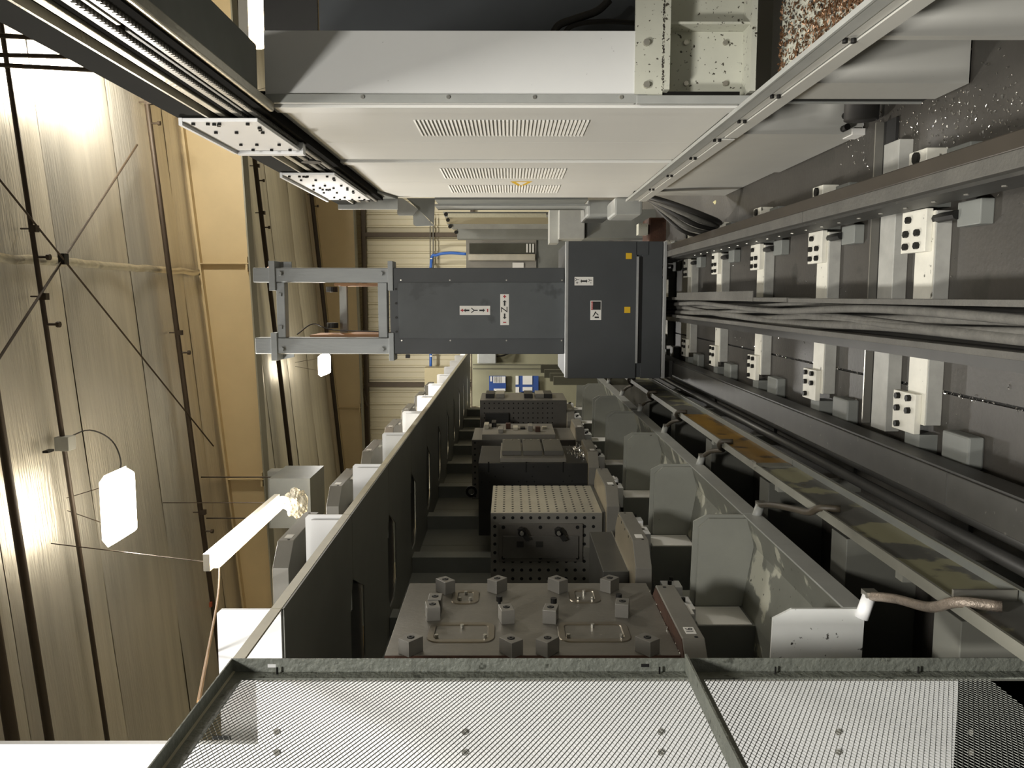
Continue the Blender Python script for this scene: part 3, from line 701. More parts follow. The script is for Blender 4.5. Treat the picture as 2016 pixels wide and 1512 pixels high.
scatter('bolt', bolt_black, [(mx0 + 0.06 + (mx1 - mx0 - 0.12) * i / 3, YT - 0.002, P(780, 600, Y=YT).z) for i in range(4)], sk, bolt((0, -1, 0), 0.011, 0.008, 8))
# signs on the stacker
def sign(px0, px1, py0, py1, Y, mat=label_white, name='sign'):
    a, b = P(px0, py1, Y=Y), P(px1, py0, Y=Y)
    return box(name, mat, a.x, b.x, Y - 0.003, Y, b.z, a.z, sk, bevel=0.001), (a.x + b.x) / 2, (a.z + b.z) / 2, b.x - a.x, a.z - b.z
def arrow(parent, x, z, Y, L_, ang):
    pts = [(-L_ / 2, -0.007), (L_ * 0.2, -0.007), (L_ * 0.2, -0.018), (L_ / 2, 0), (L_ * 0.2, 0.018), (L_ * 0.2, 0.007), (-L_ / 2, 0.007)]
    c, s = math.cos(ang), math.sin(ang)
    MB().prism([(x + p[0] * c - p[1] * s, z + p[0] * s + p[1] * c) for p in pts], 'y', Y - 0.0045, Y - 0.003).build('arrow', label_black, parent)
def plus(parent, x, z, Y, s=0.03, minus=None):
    mb = MB()
    if minus == 'h' : mb.box(x - s, x + s, Y - 0.0045, Y - 0.003, z - s * 0.35, z + s * 0.35)
    elif minus == 'v': mb.box(x - s * 0.35, x + s * 0.35, Y - 0.0045, Y - 0.003, z - s, z + s)
    else: mb.prism([(x + a, z + b) for a, b in ((-s, -s * .35), (-s * .35, -s * .35), (-s * .35, -s), (s * .35, -s), (s * .35, -s * .35), (s, -s * .35), (s, s * .35), (s * .35, s * .35), (s * .35, s), (-s * .35, s), (-s * .35, s * .35), (-s, s * .35))], 'y', Y - 0.0045, Y - 0.003)
    mb.build('plus_mark' if minus is None else 'minus_mark', label_red, parent)
Ys = YT - 0.012
o, sx, sz, sw, sh = sign(905, 965, 602, 620, Ys); o['label'] = 'white Y axis sign with red plus and minus'
text('letter', 'Y', label_black, 0.085, (sx, Ys - 0.0035, sz), '-y', o)
arrow(o, sx, sz + 0.075, Ys, 0.05, math.pi / 2); arrow(o, sx, sz - 0.065, Ys, 0.05, -math.pi / 2)
plus(o, sx, sz + 0.115, Ys, 0.014); plus(o, sx, sz - 0.115, Ys, 0.014, 'h')
o, sx, sz, sw, sh = sign(985, 1002, 579, 640, Ys); o['label'] = 'white Z axis sign with red plus and minus'
text('letter', 'Z', label_black, 0.085, (sx, Ys - 0.0035, sz), '-y', o)
arrow(o, sx + 0.06, sz, Ys, 0.05, 0); arrow(o, sx - 0.06, sz, Ys, 0.05, math.pi)
plus(o, sx + 0.118, sz, Ys, 0.014); plus(o, sx - 0.115, sz, Ys, 0.014, 'v')
o, sx, sz, sw, sh = sign(1131, 1168, 545, 562, YC); o['label'] = 'white plate reading plus Y and minus Y'
text('lettering', '+Y', label_black, 0.048, (sx, YC - 0.0035, sz + 0.058), '-y', o)
text('lettering', '-Y', label_black, 0.048, (sx, YC - 0.0035, sz - 0.058), '-y', o)
arrow(o, sx, sz + 0.014, YC, 0.035, math.pi / 2); arrow(o, sx, sz - 0.014, YC, 0.035, -math.pi / 2)
o, sx, sz, sw, sh = sign(1162, 1184, 592, 630, YC); o['label'] = 'small danger sign with pictogram'
box('danger_field', label_black, sx + 0.005, sx + sw / 2 - 0.006, YC - 0.0042, YC - 0.003, sz - sh / 2 + 0.006, sz + sh / 2 - 0.022, o)
box('danger_header', label_red, sx + 0.005, sx + sw / 2 - 0.006, YC - 0.0042, YC - 0.003, sz + sh / 2 - 0.022, sz + sh / 2 - 0.006, o)
text('lettering', 'DANGER', label_white, 0.014, (sx + 0.042, YC - 0.0045, sz + sh / 2 - 0.014), '-y', o)
pm = MB(); cx = sx - 0.035                                                    # falling figure over a block
pm.cyl((cx + 0.018, YC - 0.0045, sz + 0.002), (cx + 0.018, YC - 0.003, sz + 0.002), 0.007, 10)
pm.prism([(cx + 0.012, sz), (cx - 0.008, sz + 0.012), (cx - 0.022, sz + 0.024), (cx - 0.018, sz + 0.03), (cx, sz + 0.018), (cx + 0.016, sz + 0.01)], 'y', YC - 0.0045, YC - 0.003)
pm.prism([(cx + 0.004, sz - 0.004), (cx - 0.012, sz - 0.022), (cx - 0.006, sz - 0.026), (cx + 0.014, sz - 0.006)], 'y', YC - 0.0045, YC - 0.003)
pm.box(cx - 0.034, cx - 0.02, YC - 0.0045, YC - 0.003, sz - 0.028, sz + 0.01)
pm.build('pictogram', label_black, o)
for (a, b, c, d) in ((1232, 1244, 498, 510), (1229, 1241, 604, 616)):
    o, *_ = sign(a, b, c, d, YC, label_yellow, 'yellow_sticker')

# top frame
YF = YT
def fx(py): return P(650, py, Y=YF).x
def fz(px): return P(px, 610, Y=YF).z
for i, (a, b) in enumerate(((556, 527), (697, 665))):
    post = box('frame_post', galv, fx(a), fx(b), YF, YF + 0.16, zc1, fz(500), sk, bevel=0.008)
    s = 1 if i == 0 else -1
    gx0, gx1 = sorted((fx(527 if i == 0 else 697) + s * 0.06, fx(572 if i == 0 else 655)))
    box('clamp_plate', galv, gx0, gx1, YF - 0.03, YF + 0.20, fz(545), fz(533), post, bevel=0.003)
    box('clamp_plate', galv, gx0, gx1, YF - 0.02, YF + 0.20, fz(775), fz(765), post, bevel=0.003)
    scatter('bolt', galv, [((gx0 + gx1) / 2 + s * 0.02, YF - 0.03, fz(555)), ((gx0 + gx1) / 2 + s * 0.02, YF - 0.03, fz(752))], post, bolt((0, -1, 0), 0.022, 0.03, 6))
    MB().prism([(gx0 + (0.0 if i else 0.1), fz(545)), (gx1 - (0.1 if i else 0), fz(545)), (gx1 - (0.12 if i else 0.0), fz(567)), (gx0 + (0.02 if i else 0.12), fz(567))], 'y', YF + 0.16, YF + 0.18).build('gusset', galv, post)
box('frame_crossbar', galv, fx(665), fx(556), YF + 0.01, YF + 0.13, fz(561), fz(544), sk, bevel=0.006)
box('frame_crossbar', galv, fx(665), fx(556), YF + 0.01, YF + 0.13, fz(762), fz(744), sk, bevel=0.006)
scatter('bolt', galv, [(fx(580), YF + 0.01, fz(552)), (fx(644), YF + 0.01, fz(552))], sk, bolt((0, -1, 0), 0.022, 0.03, 4))
box('inner_plate', copper_plate, fx(664) - 0.03, fx(660), YF + 0.2, YF + 0.75, fz(745), fz(668), sk)
box('inner_plate', copper_plate, fx(562), fx(559) + 0.01, YF + 0.2, YF + 0.75, fz(745), fz(650), sk)
box('inner_plate', copper_plate, fx(668), fx(661), YF + 0.16, YF + 0.6, fz(745), fz(600), sk)
box('rear_crossbar', grey_mid, fx(660), fx(562), YF + 0.55, YF + 0.62, fz(659), fz(644), sk)
for py in (570, 645):
    MB().cyl((fx(py) - 0.02, YF + 0.45, fz(633)), (fx(py) + 0.03, YF + 0.45, fz(633)), 0.055, 18).build('sheave', black_iron, sk)
MB().tube(curve_pts([(fx(660), YF + 0.15, fz(575)), (fx(640), YF + 0.3, fz(600)), (fx(652), YF + 0.3, fz(640)), (fx(655), YF + 0.2, fz(745))], 20), 0.006, 6).build('signal_wire', rubber, sk)
box('sensor', bolt_black, fx(705), fx(698), YF, YF + 0.05, fz(805), fz(797), sk)
MB().cyl((fx(530), YF + 0.2, fz(520)), (fx(524), YF + 0.2, fz(528)), 0.03, 8).build('cap', copper_plate, sk)

# ================================================================== PALLET RACK ON THE LEFT
PB = 1.252
def D(k): return 2.78 + PB * k                       # divider lines between bays
tray_wall = M('tray_wall_shaded', '#94958c', 0.5, 0, 0.12, 3.0, spot='#55544a', spot_scale=30, spot_t=0.72)  # greyed to carry the shade the farther dividers stand in
def lower_bay(k):
    y0, y1 = D(k), D(k + 1)
    t = thing('drip_tray', 'grey drip tray with peeling paint in the %s lower rack bay' % ORD[k], 'drip tray', (-1.4, y0, 0.45), group='drip trays of the lower rack level')
    MB().prism([(-1.10, .506), (-1.26, .46), (-1.57, .515), (-2.1, .53), (-2.1, .52), (-1.57, .505), (-1.26, .45), (-1.105, .494)], 'y', y0 + 0.006, y1 - 0.006).build('tray_floor', tray_paint, t)
    box('outer_lip', grey_light, -1.106, -1.098, y0 + 0.006, y1 - 0.006, .425, .512, t)
    MB().prism([(-1.10, .44), (-1.10, .70), (-1.135, .765), (-1.57, .775), (-1.57, .45)], 'y', y0 - 0.006, y0 + 0.006).build('divider', white_dirty if k == 0 else tray_wall, t)  # near divider white, the others in the shade-greyed paint
    MB().prism([(-1.115, .49), (-1.115, .69), (-1.16, .74), (-1.57, .75), (-1.57, .515), (-1.26, .462)], 'y', y1 - 0.03, y1 - 0.010).build('end_wall', tray_wall, t)
    MB().cyl((-1.13, y0 - 0.012, .455), (-1.05, y0 - 0.012, .43), 0.024, 12).build('drain_spout', white_clean if k == 0 else grey_light, t, smooth=True)
    for a, b in ((y1 - 0.27, y1 - 0.032), (y0 + 0.03, y0 + 0.2)):
        p = box('pedestal', rack_grey, -2.1, -1.575, a, b, .30, .80, t, bevel=0.003)
        box('face_plate', label_white if b > y1 - 0.1 else tray_wall, -1.575, -1.570, a + 0.004, b - 0.004, .53, .79, p)  # far plate is white to paint in the light falling on it
        br = box('locating_bracket', white_clean, -1.66, -1.50, a + 0.02, b - 0.05, .80, .90, p, bevel=0.003)
        scatter('bolt', bolt_black, [(-1.50, a + 0.06, .86), (-1.50, a + 0.12, .84)], br, bolt((1, 0, 0), 0.012, 0.02))
        MB().cyl((-1.72, (a + b) / 2, .80), (-1.72, (a + b) / 2, .958), 0.05, 14).build('rest_pad', steel_dark, p)
    pts = [(-1.05, y0 - 0.012, .43), (-1.0, y0 - 0.08, .39), (-0.95, y0 - 0.30, .37), (-0.905, y0 - 0.45, .43), (-0.862, y0 - 0.50, .44), (-0.855, y0 - 0.52, .37)]
    if k == 0: pts = [(-1.05, y0 - 0.012, .43), (-1.0, y0 - 0.17, .415), (-0.95, y0 - 0.36, .425), (-0.905, y0 - 0.48, .445), (-0.86, y0 - 0.56, .43), (-0.85, y0 - 0.62, .34)]
    if k == 1: pts = [(-1.05, y0 - 0.012, .43), (-1.0, y0 - 0.20, .43), (-0.94, y0 - 0.50, .43), (-0.90, y0 - 0.70, .44), (-0.86, y0 - 0.78, .43), (-0.855, y0 - 0.82, .36)]
    MB().tube(curve_pts(pts, 24), 0.015 if k else 0.016, 8).build('drain_hose', hose_metal if k == 0 else hose_brown, t, smooth=True)
    box('hose_clamp', zinc, -1.05, -1.03, y0 - 0.035, y0 + 0.01, .405, .45, t)
    return t
for k in range(0, 7): lower_bay(k)
for i, yy in enumerate((2.42, 3.28, 4.3, 5.55, 6.8, 8.05)):
    box('cross_beam', M('beam_paint', '#5d5d56', 0.5, 0, 0.1, 3), -2.1, -1.0, yy, yy + 0.16, 0.0, 0.30, label='dark cross beam on the floor beneath the trays, %s from the camera' % ORD[i], cat='beam', group='cross beams beneath the trays', bevel=0.003)
for k in range(0, 11):
    t = thing('rack_back_panel', 'dark grey back panel and column behind the %s lower bay' % ORD[k], 'panel', (-2.25, D(k), 0), group='rack back panels')
    box('sheet', rack_grey, -2.27, -2.25, D(k) + 0.08, D(k) + 0.66, 0.0, 2.498, t)
    box('sheet', rack_grey, -2.27, -2.25, D(k) + 0.667, D(k + 1) - 0.08, 0.0, 2.498, t)
    box('column', grey_mid, -2.27, -2.12, D(k) - 0.075, D(k) + 0.075, 0.0, 2.499, t, bevel=0.004)

def upper_bay(k):
    y0, y1 = D(k), D(k + 1)
    nm = ORD[k] if k >= 0 else 'partly hidden'
    t = thing('upper_shelf', ('dark shelf with white divider over the %s bay of the upper level' % nm) if k >= 0 else 'bare cream shelf edge beside the fence top', 'shelf', (-1.6, y0, 2.5), group='shelves of the upper rack level')
    pl = [(-1.10, y0 + .003), (-1.44, y0 + .003), (-1.58, y0 + .30), (-1.98, y0 + .30), (-2.08, y0 + .18), (-2.08, y0 + .003), (-2.33, y0 + .003),
          (-2.33, y1 - .003), (-2.08, y1 - .003), (-1.98, y1 - .08), (-1.58, y1 - .08), (-1.42, y1 - .003), (-1.10, y1 - .003)]
    if k >= 0: box('slot_shade', black_iron, -2.12, -1.40, y0 - 0.085, y0 + 0.34, 2.519, 2.524, t)  # black sheet above the slot, added to make the opening look shaded
    if k >= 0: MB().prism(pl, 'z', 2.50, 2.508).build('shelf_plate', rack_dark, t)
    box('front_lip', M('lip_cream', '#bdb69f', 0.45, 0, 0.1, 8), -1.106, -1.098, y0 + 0.003, y1 - 0.003, 2.508, 2.545, t)
    if k >= 0: MB().prism([(-1.10, 2.509), (-1.10, 2.72), (-1.115, 2.735), (-1.60, 2.735), (-1.60, 2.509)], 'y', y0 - 0.006, y0 + 0.006).build('divider', white_clean, t)
    if k >= 0: MB().prism([(-1.12, 2.51), (-1.12, 2.70), (-1.60, 2.72), (-1.60, 2.51)], 'y', y1 - 0.03, y1 - 0.016).build('end_wall', white_clean, t)
    for a, b in ((y1 - 0.26, y1 - 0.035), (y0 + 0.03, y0 + 0.2)) if k >= 0 else ():
        p = box('pedestal', rack_dark, -2.1, -1.575, a, b, 2.526, 2.70, t)
        MB().cyl((-1.72, (a + b) / 2, 2.70), (-1.72, (a + b) / 2, 2.848), 0.05, 14).build('rest_pad', steel_dark, p)
    return t
for k in range(-1, 11): upper_bay(k)
# ================================================================== PALLETS AND FIXTURES
XE = -1.29
def octo(x0, x1, y0, y1, c): return [(x0 + c, y0), (x1 - c, y0), (x1, y0 + c), (x1, y1 - c), (x1 - c, y1), (x0 + c, y1), (x0, y1 - c), (x0, y0 + c)]
def pallet(k, z, lab, num=None):
    yc = D(k) + 0.47
    t = thing('machine_pallet', lab, 'pallet', (XE - 0.4, yc, z), group='machine pallets on the rack')
    MB().prism(octo(XE - 0.8, XE, yc - 0.40, yc + 0.40, 0.115), 'z', z, z + 0.085).build('body', M('pallet_iron', '#7d7a72', 0.45, 0.2, 0.15, 4), t, bevel=0.003)
    MB().prism(octo(XE - 0.78, XE - 0.008, yc - 0.392, yc + 0.392, 0.113), 'z', z + 0.085, z + 0.088).build('top_face', rust if k == 0 else M('pallet_top', '#a69c86', 0.4, 0.4, 0.15, 5), t)
    n = box('number_plate', label_white, XE, XE + 0.002, yc - 0.245, yc - 0.185, z + 0.022, z + 0.062, t)
    if num: text('number', num, label_black, 0.040, (XE + 0.0025, yc - 0.215, z + 0.042), '+x', n)
    scatter('hole', hole_black, [(XE, yc - 0.275, z + 0.03), (XE, yc + 0.26, z + 0.05)], t, bolt((1, 0, 0), 0.008, 0.001, 10))
    box('side_strip', label_white, XE - 0.02, XE - 0.012, yc - 0.02, yc + 0.08, z - 0.022, z, t)
    MB().cyl((XE - 0.43, yc, z - 0.05), (XE - 0.43, yc, z), 0.24, 24).build('hub', steel_dark, t)
    return t
lp_lab = ['pallet numbered 16 under the steel fixture plate with stop blocks', 'pallet with a tan top and low dark riser block', 'pallet under the bright perforated tombstone',
          'pallet under the black iron block with three pads', 'pallet beneath the shiny clamped fixture', 'pallet under the far perforated fixture plate', 'pallet hidden behind the far perforated fixture']
for k in range(6): pallet(k, 0.958, lp_lab[k], '16' if k == 0 else None)
for k in range(1, 8):
    pallet(k, 2.848, 'empty pallet on the upper rack level, %s from the camera' % ORD[k])
ZP = 1.046

# --- bay 1: steel fixture plate with stop blocks
XF = -1.36
f1 = thing('fixture_plate', 'upright steel fixture plate with many stop blocks and milled pockets', 'fixture', (XF - 0.2, 3.36, ZP))
ya, yb = P(900, 1290, X=XF).y, P(900, 1148, X=XF).y
zt, zb = P(757, 1290, X=XF).z, P(1340, 1290, X=XF).z
box('face_plate', M('fixture_steel', '#7a766d', 0.36, 0.4, 0.2, 4, 0.1, 120, stretch=(1, 1, 0.3)), XF - 0.028, XF, ya, yb, zb, zt, f1, bevel=0.002)
box('rough_edge', rust, XF - 0.03, XF - 0.001, ya - 0.004, ya, zb, zt, f1)
box('tombstone_body', M('tomb_steel', '#605d57', 0.42, 0.25, 0.15, 6), XF - 0.55, XF - 0.028, ya + 0.01, yb, ZP, zt, f1, bevel=0.003)
for px in (783, 855, 926, 997, 1064, 1133, 1202, 1271):
    zz = P(px, 1300, X=XF).z; box('seam', zinc, XF - 0.5, XF - 0.03, ya + 0.008, ya + 0.011, zz - 0.001, zz + 0.001, f1)
def rrect(y0, y1, z0, z1, r, n=5):
    pts = []
    for (cy, cz, a0) in ((y1 - r, z1 - r, 0), (y0 + r, z1 - r, 90), (y0 + r, z0 + r, 180), (y1 - r, z0 + r, 270)):
        for i in range(n + 1):
            a = math.radians(a0 + 90 * i / n); pts.append((cy + r * math.cos(a), cz + r * math.sin(a)))
    return pts
def pocket(px0, px1, py0, py1, r=0.05):
    a = P(px0, py1, X=XF); b = P(px1, py0, X=XF)
    y0, y1, z0, z1 = a.y, b.y, P(px1, (py0 + py1) / 2, X=XF).z, P(px0, (py0 + py1) / 2, X=XF).z
    out = rrect(y0, y1, z0, z1, r); g = 0.028; inn = rrect(y0 + g, y1 - g, z0 + g, z1 - g, max(0.012, r - g))
    mb = MB(); n = len(out)
    o2 = rrect(y0 + 0.004, y1 - 0.004, z0 + 0.004, z1 - 0.004, r - 0.004)
    ring = [(XF + 0.0005, *p) for p in out] + [(XF + 0.004, *p) for p in o2] + [(XF + 0.004, *p) for p in inn] + [(XF + 0.0005, *p) for p in rrect(y0 + g + 0.004, y1 - g - 0.004, z0 + g + 0.004, z1 - g - 0.004, max(0.01, r - g - 0.004))]
    fs = []
    for L_ in range(3):
        for i in range(n): fs.append((L_ * n + i, L_ * n + (i + 1) % n, (L_ + 1) * n + (i + 1) % n, (L_ + 1) * n + i))
    mb.add(ring, fs); rim = mb.build('pocket_rim', M('pocket_rim_steel', '#8a8377', 0.3, 0.85, 0.1), f1)  # raised rim in its own pale steel colour
    scatter('pin', zinc, [(XF, y0 + 0.05, z0 + 0.04), (XF, y0 + 0.05, z1 - 0.04), (XF, y1 - 0.05, (z0 + z1) / 2)], rim, bolt((1, 0, 0), 0.008, 0.014, 8))
for q in ((842, 975, 1226, 1266), (1098, 1240, 1225, 1265)): pocket(*q)
for q in ((889, 944, 1162, 1190), (1120, 1182, 1160, 1188)): pocket(*q, r=0.045)
def stop_block(px, py, ang, s=1.0):
    c = P(px, py, X=XF); s = 1.2; h = 0.05 * s; a, b = 0.032 * s, 0.024 * s
    ca, sa = math.cos(ang), math.sin(ang)
    pts = [(c.y + u * ca - v * sa, c.z + u * sa + v * ca) for u, v in ((-a, -b), (a, -b), (a, b), (-a, b))]
    o = MB().prism(pts, 'x', XF, XF + h).build('stop_block', M('block_steel', '#807d76', 0.38, 0.3, 0.12, 8), f1, bevel=0.002)
    MB().cyl((XF + h, c.y, c.z), (XF + h + 0.001, c.y, c.z), 0.015, 14).build('counterbore', hole_black, o)
    MB().ring((XF + h + 0.001, c.y, c.z), (1, 0, 0), 0.006, 0.011, 0.002, 12).build('screw', steel_dark, o)
for px, py, a in ((877, 1165, 0.7), (979, 1163, -0.7), (1098, 1163, 0.7), (1200, 1162, -0.7), (852, 1216, 0.2), (857, 1200, 0.0), (997, 1222, 0.2), (1084, 1222, -0.2), (1225, 1210, -0.2),
                  (809, 1284, -0.7), (1006, 1286, 0.7), (1078, 1285, -0.7), (1274, 1284, 0.7)):
    stop_block(px, py, a)
for px, py in ((983, 1196), (1090, 1200), (1218, 1192)):
    c = P(px, py, X=XF); MB().cyl(c, c + Vector((0.03, 0, 0)), 0.007, 8).cyl(c + Vector((0.03, 0, 0)), c + Vector((0.052, 0, 0)), 0.014, 12).build('cap_screw', bolt_black, f1)
chips('edge_swarf', chip_steel, 60, lambda rr: (XF + rr.uniform(-0.02, 0.01), rr.uniform(ya, yb), zb + 0.0), '', f1)

# --- bay 2: low dark riser block
f2 = thing('riser_block', 'low dark machined riser block on the second pallet', 'fixture', (-1.7, 4.6, ZP))
box('block', M('riser_iron', '#55544f', 0.4, 0.4, 0.12, 4), -2.02, -1.49, 4.30, 5.05, ZP, 1.19, f2, bevel=0.004)
box('lower_edge', zinc, -1.49, -1.486, 4.30, 5.05, ZP, ZP + 0.006, f2)
scatter('hole', hole_black, [(XE - 0.02 - 0.04 * 0, 4.35 + 0.14 * i, ZP) for i in range(4)], f2, bolt((0, 0, 1), 0.008, 0.0012, 8))

# --- perforated tombstones
def holes_front(mb, Y, xs, zs, r):
    for x in xs:
        for z in zs: mb.cyl((x, Y - 0.0012, z), (x, Y + 0.001, z), r, 10)
def holes_side(mb, X, ys, zs, r):
    for y in ys:
        for z in zs: mb.cyl((X - 0.001, y, z), (X + 0.0012, y, z), r, 8)
YT3 = 5.40
f3 = thing('perforated_tombstone', 'bright perforated tombstone block with clamped plate on the third pallet', 'fixture', (-1.75, YT3 + 0.4, ZP))
xr = P(1000, 1010, Y=YT3).x; z1, z0 = P(966, 1010, Y=YT3).z, P(1186, 1010, Y=YT3).z
yb3 = P(1000, 956, X=xr).y
box('block', steel, xr - 0.66, xr, YT3, yb3, z0, z1, f3, bevel=0.002)
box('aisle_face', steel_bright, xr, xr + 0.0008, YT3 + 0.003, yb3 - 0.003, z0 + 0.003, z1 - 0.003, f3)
pit = 0.0611
zs = [z1 - 0.028 - pit * i for i in range(12)]
mb = MB(); holes_front(mb, YT3, [xr - 0.033 - pit * i for i in range(9)], zs, 0.0115)
mb.build('tapped_holes', hole_black, f3, kind='stuff')
mb = MB(); holes_side(mb, xr + 0.001, [YT3 + 0.045 + 0.062 * i for i in range(13)], zs, 0.0085)
mb.build('tapped_holes', hole_black, f3, kind='stuff')
box('riser', M('riser_iron', '#55544f'), xr - 0.64, xr + 0.005, YT3 + 0.02, yb3 - 0.02, ZP, z0, f3, bevel=0.003)
a, b = P(982, 1104, Y=YT3), P(1147, 1030, Y=YT3)
sp3 = box('sub_plate', M('subplate_steel', '#6b6760', 0.42, 0.2, 0.15, 6), a.x, b.x, YT3 - 0.02, YT3, b.z, a.z, f3, bevel=0.002)
a2, b2_ = P(990, 1096, Y=YT3), P(1138, 1053, Y=YT3)
box('work_blank', M('blank_steel', '#64615b', 0.42, 0.2, 0.15, 8), a2.x, b2_.x, YT3 - 0.035, YT3 - 0.02, b2_.z, a2.z, sp3, bevel=0.002)
scatter('bolt', hole_black, [P(x, y, Y=YT3 - 0.02) for x in (991, 1064, 1137) for y in (1038, 1098)], sp3, bolt((0, -1, 0), 0.013, 0.0015, 10))
for px in (1027, 1099):
    c = P(px, 1044, Y=YT3 - 0.02)
    cl = MB().cyl(c + Vector((0, 0.0, 0)), c + Vector((0, -0.06, 0)), 0.026, 12).build('clamp', bolt_black, f3)
    MB().prism([(c.x + 0.02, c.z + 0.03), (c.x + 0.03, c.z - 0.01), (c.x - 0.05, c.z - 0.06), (c.x - 0.065, c.z - 0.03)], 'y', c.y - 0.05, c.y - 0.03).build('clamp_arm', black_iron, cl)
    MB().cyl(c + Vector((0.0, -0.06, 0)), c + Vector((0, -0.085, 0)), 0.014, 6).build('clamp_nut', zinc, cl)
for px in (1023, 1061):
    a3, b3_ = P(px - 6, 1077, Y=YT3 - 0.035), P(px + 8, 1066, Y=YT3 - 0.035)
    box('relief', steel_dark, a3.x, b3_.x, YT3 - 0.039, YT3 - 0.035, b3_.z, a3.z, sp3)
box('side_latch', zinc, xr - 0.30, xr - 0.24, YT3 - 0.02, YT3, P(1160, 1080, Y=YT3).z, P(1148, 1080, Y=YT3).z, f3)

# --- bay 4: black block with three pads
Y4 = 6.68
f4 = thing('iron_block', 'tall black iron tombstone with three grey square pads facing the aisle', 'fixture', (-1.7, Y4 + 0.4, ZP))
x4 = P(1000, 912, Y=Y4).x; z4 = P(942, 912, Y=Y4).z
box('block', black_iron, x4 - 0.62, x4, Y4, Y4 + 0.80, ZP, z4, f4, bevel=0.003)
for px in (962, 1036, 1109):
    c = P(px, 916, Y=Y4); box('slot', hole_black, c.x - 0.06, c.x + 0.03, Y4 - 0.0012, Y4 + 0.001, c.z - 0.006, c.z + 0.006, f4)
mb = MB()
for px, py in ((991, 919), (1050, 919), (1079, 919), (975, 938), (1048, 938), (1121, 937), (948, 949), (964, 949), (1021, 948), (1037, 948), (1052, 948), (1109, 948), (1126, 947)):
    mb.cyl(P(px, py, Y=Y4 - 0.0012), P(px, py, Y=Y4 + 0.001), 0.007, 8)
mb.build('tapped_holes', hole_black, f4, kind='stuff')
z5, z6 = P(985, 905, X=x4).z, P(1113, 905, X=x4).z
bp = box('pad_plate', M('pad_grey', '#817d74', 0.45, 0.4, 0.1, 5), x4, x4 + 0.035, Y4 + 0.03, Y4 + 0.77, z6, z5, f4, bevel=0.003)
h3 = (z5 - z6 - 0.06) / 3
for i in range(3):
    zz = z6 + 0.015 + i * (h3 + 0.015)
    pd = box('square_pad', M('pad_dark', '#5e5c57', 0.45, 0.4, 0.1, 5), x4 + 0.035, x4 + 0.075, Y4 + 0.16, Y4 + 0.74, zz, zz + h3, f4, bevel=0.003)
    scatter('bolt', zinc, [(x4 + 0.075, Y4 + 0.70, zz + h3 * u) for u in (0.1, 0.5, 0.9)], pd, bolt((1, 0, 0), 0.010, 0.006, 8))
MB().ring(P(928, 968, Y=Y4 + 0.3), (0, 1, 0), 0.028, 0.05, 0.02, 18).build('eye_bolt', bolt_black, f4)
chips('swarf_curls', chip_steel, 260, lambda rr: (x4 + rr.gauss(0.02, 0.012), Y4 + 0.15 + rr.gauss(0.25, 0.12), ZP + abs(rr.gauss(0, 0.05))), '', f4, size=(0.012, 0.03))

# --- bay 5: shiny clamped fixture
Y5 = 7.95
f5 = thing('clamped_fixture', 'fixture with shiny clamps and a hole strip behind the black block', 'fixture', (-1.75, Y5 + 0.4, ZP))
x5 = P(1000, 866, Y=Y5).x; z5t = P(929, 866, Y=Y5).z
box('block', M('tomb_steel', '#605d57'), x5 - 0.6, x5, Y5, Y5 + 0.75, ZP, z5t, f5, bevel=0.003)
mb = MB(); holes_front(mb, Y5, [x5 - 0.03 - 0.06 * i for i in range(10)], [z5t - 0.03], 0.010); mb.build('tapped_holes', hole_black, f5, kind='stuff')
scatter('slab', M('pad_grey', '#817d74'), [(x5, Y5 + 0.02, P(1090, 855, X=x5).z)], f5, lambda mb, p: mb.box(p.x, p.x + 0.05, p.y, p.y + 0.7, p.z, z5t - 0.1))
rr = random.Random(5)
for i in range(9):
    zz = z5t - 0.16 - 0.075 * i; yy = Y5 + rr.uniform(0.1, 0.5)
    box('clamp', [steel_bright, bolt_black, steel, rust][i % 4], x5 + 0.05, x5 + 0.05 + rr.uniform(0.02, 0.06), yy, yy + rr.uniform(0.06, 0.2), zz, zz + 0.05, f5, bevel=0.004)
# --- bay 6: far perforated plate
Y6 = 9.2
f6 = thing('perforated_fixture', 'dark perforated fixture plate farthest away beside the stacker carriage', 'fixture', (-1.7, Y6 + 0.4, ZP))
x6 = P(1000, 788, Y=Y6).x; z6t, z6b = P(945, 788, Y=Y6).z, P(1094, 788, Y=Y6).z
box('plate', M('tomb_steel', '#605d57'), x6 - 0.6, x6, Y6, Y6 + 0.7, ZP, z6t, f6, bevel=0.003)
mb = MB(); holes_front(mb, Y6, [x6 - 0.035 - 0.056 * i for i in range(6)], [z6t - 0.05 - 0.0555 * i for i in range(15)], 0.008); mb.build('tapped_holes', hole_black, f6, kind='stuff')
a, b = P(955, 840, Y=Y6), P(1003, 812, Y=Y6)
box('dark_part', black_iron, a.x, b.x, Y6 - 0.04, Y6, b.z, a.z, f6, bevel=0.01)
for px, m in ((965, black_iron), (985, steel), (1040, black_iron), (1062, steel), (1078, black_iron)):
    c = P(px, 782, Y=Y6 + 0.3); box('clamp', m, x6, x6 + 0.05, Y6 + 0.2, Y6 + 0.55, c.z - 0.05, c.z + 0.05, f6, bevel=0.004)

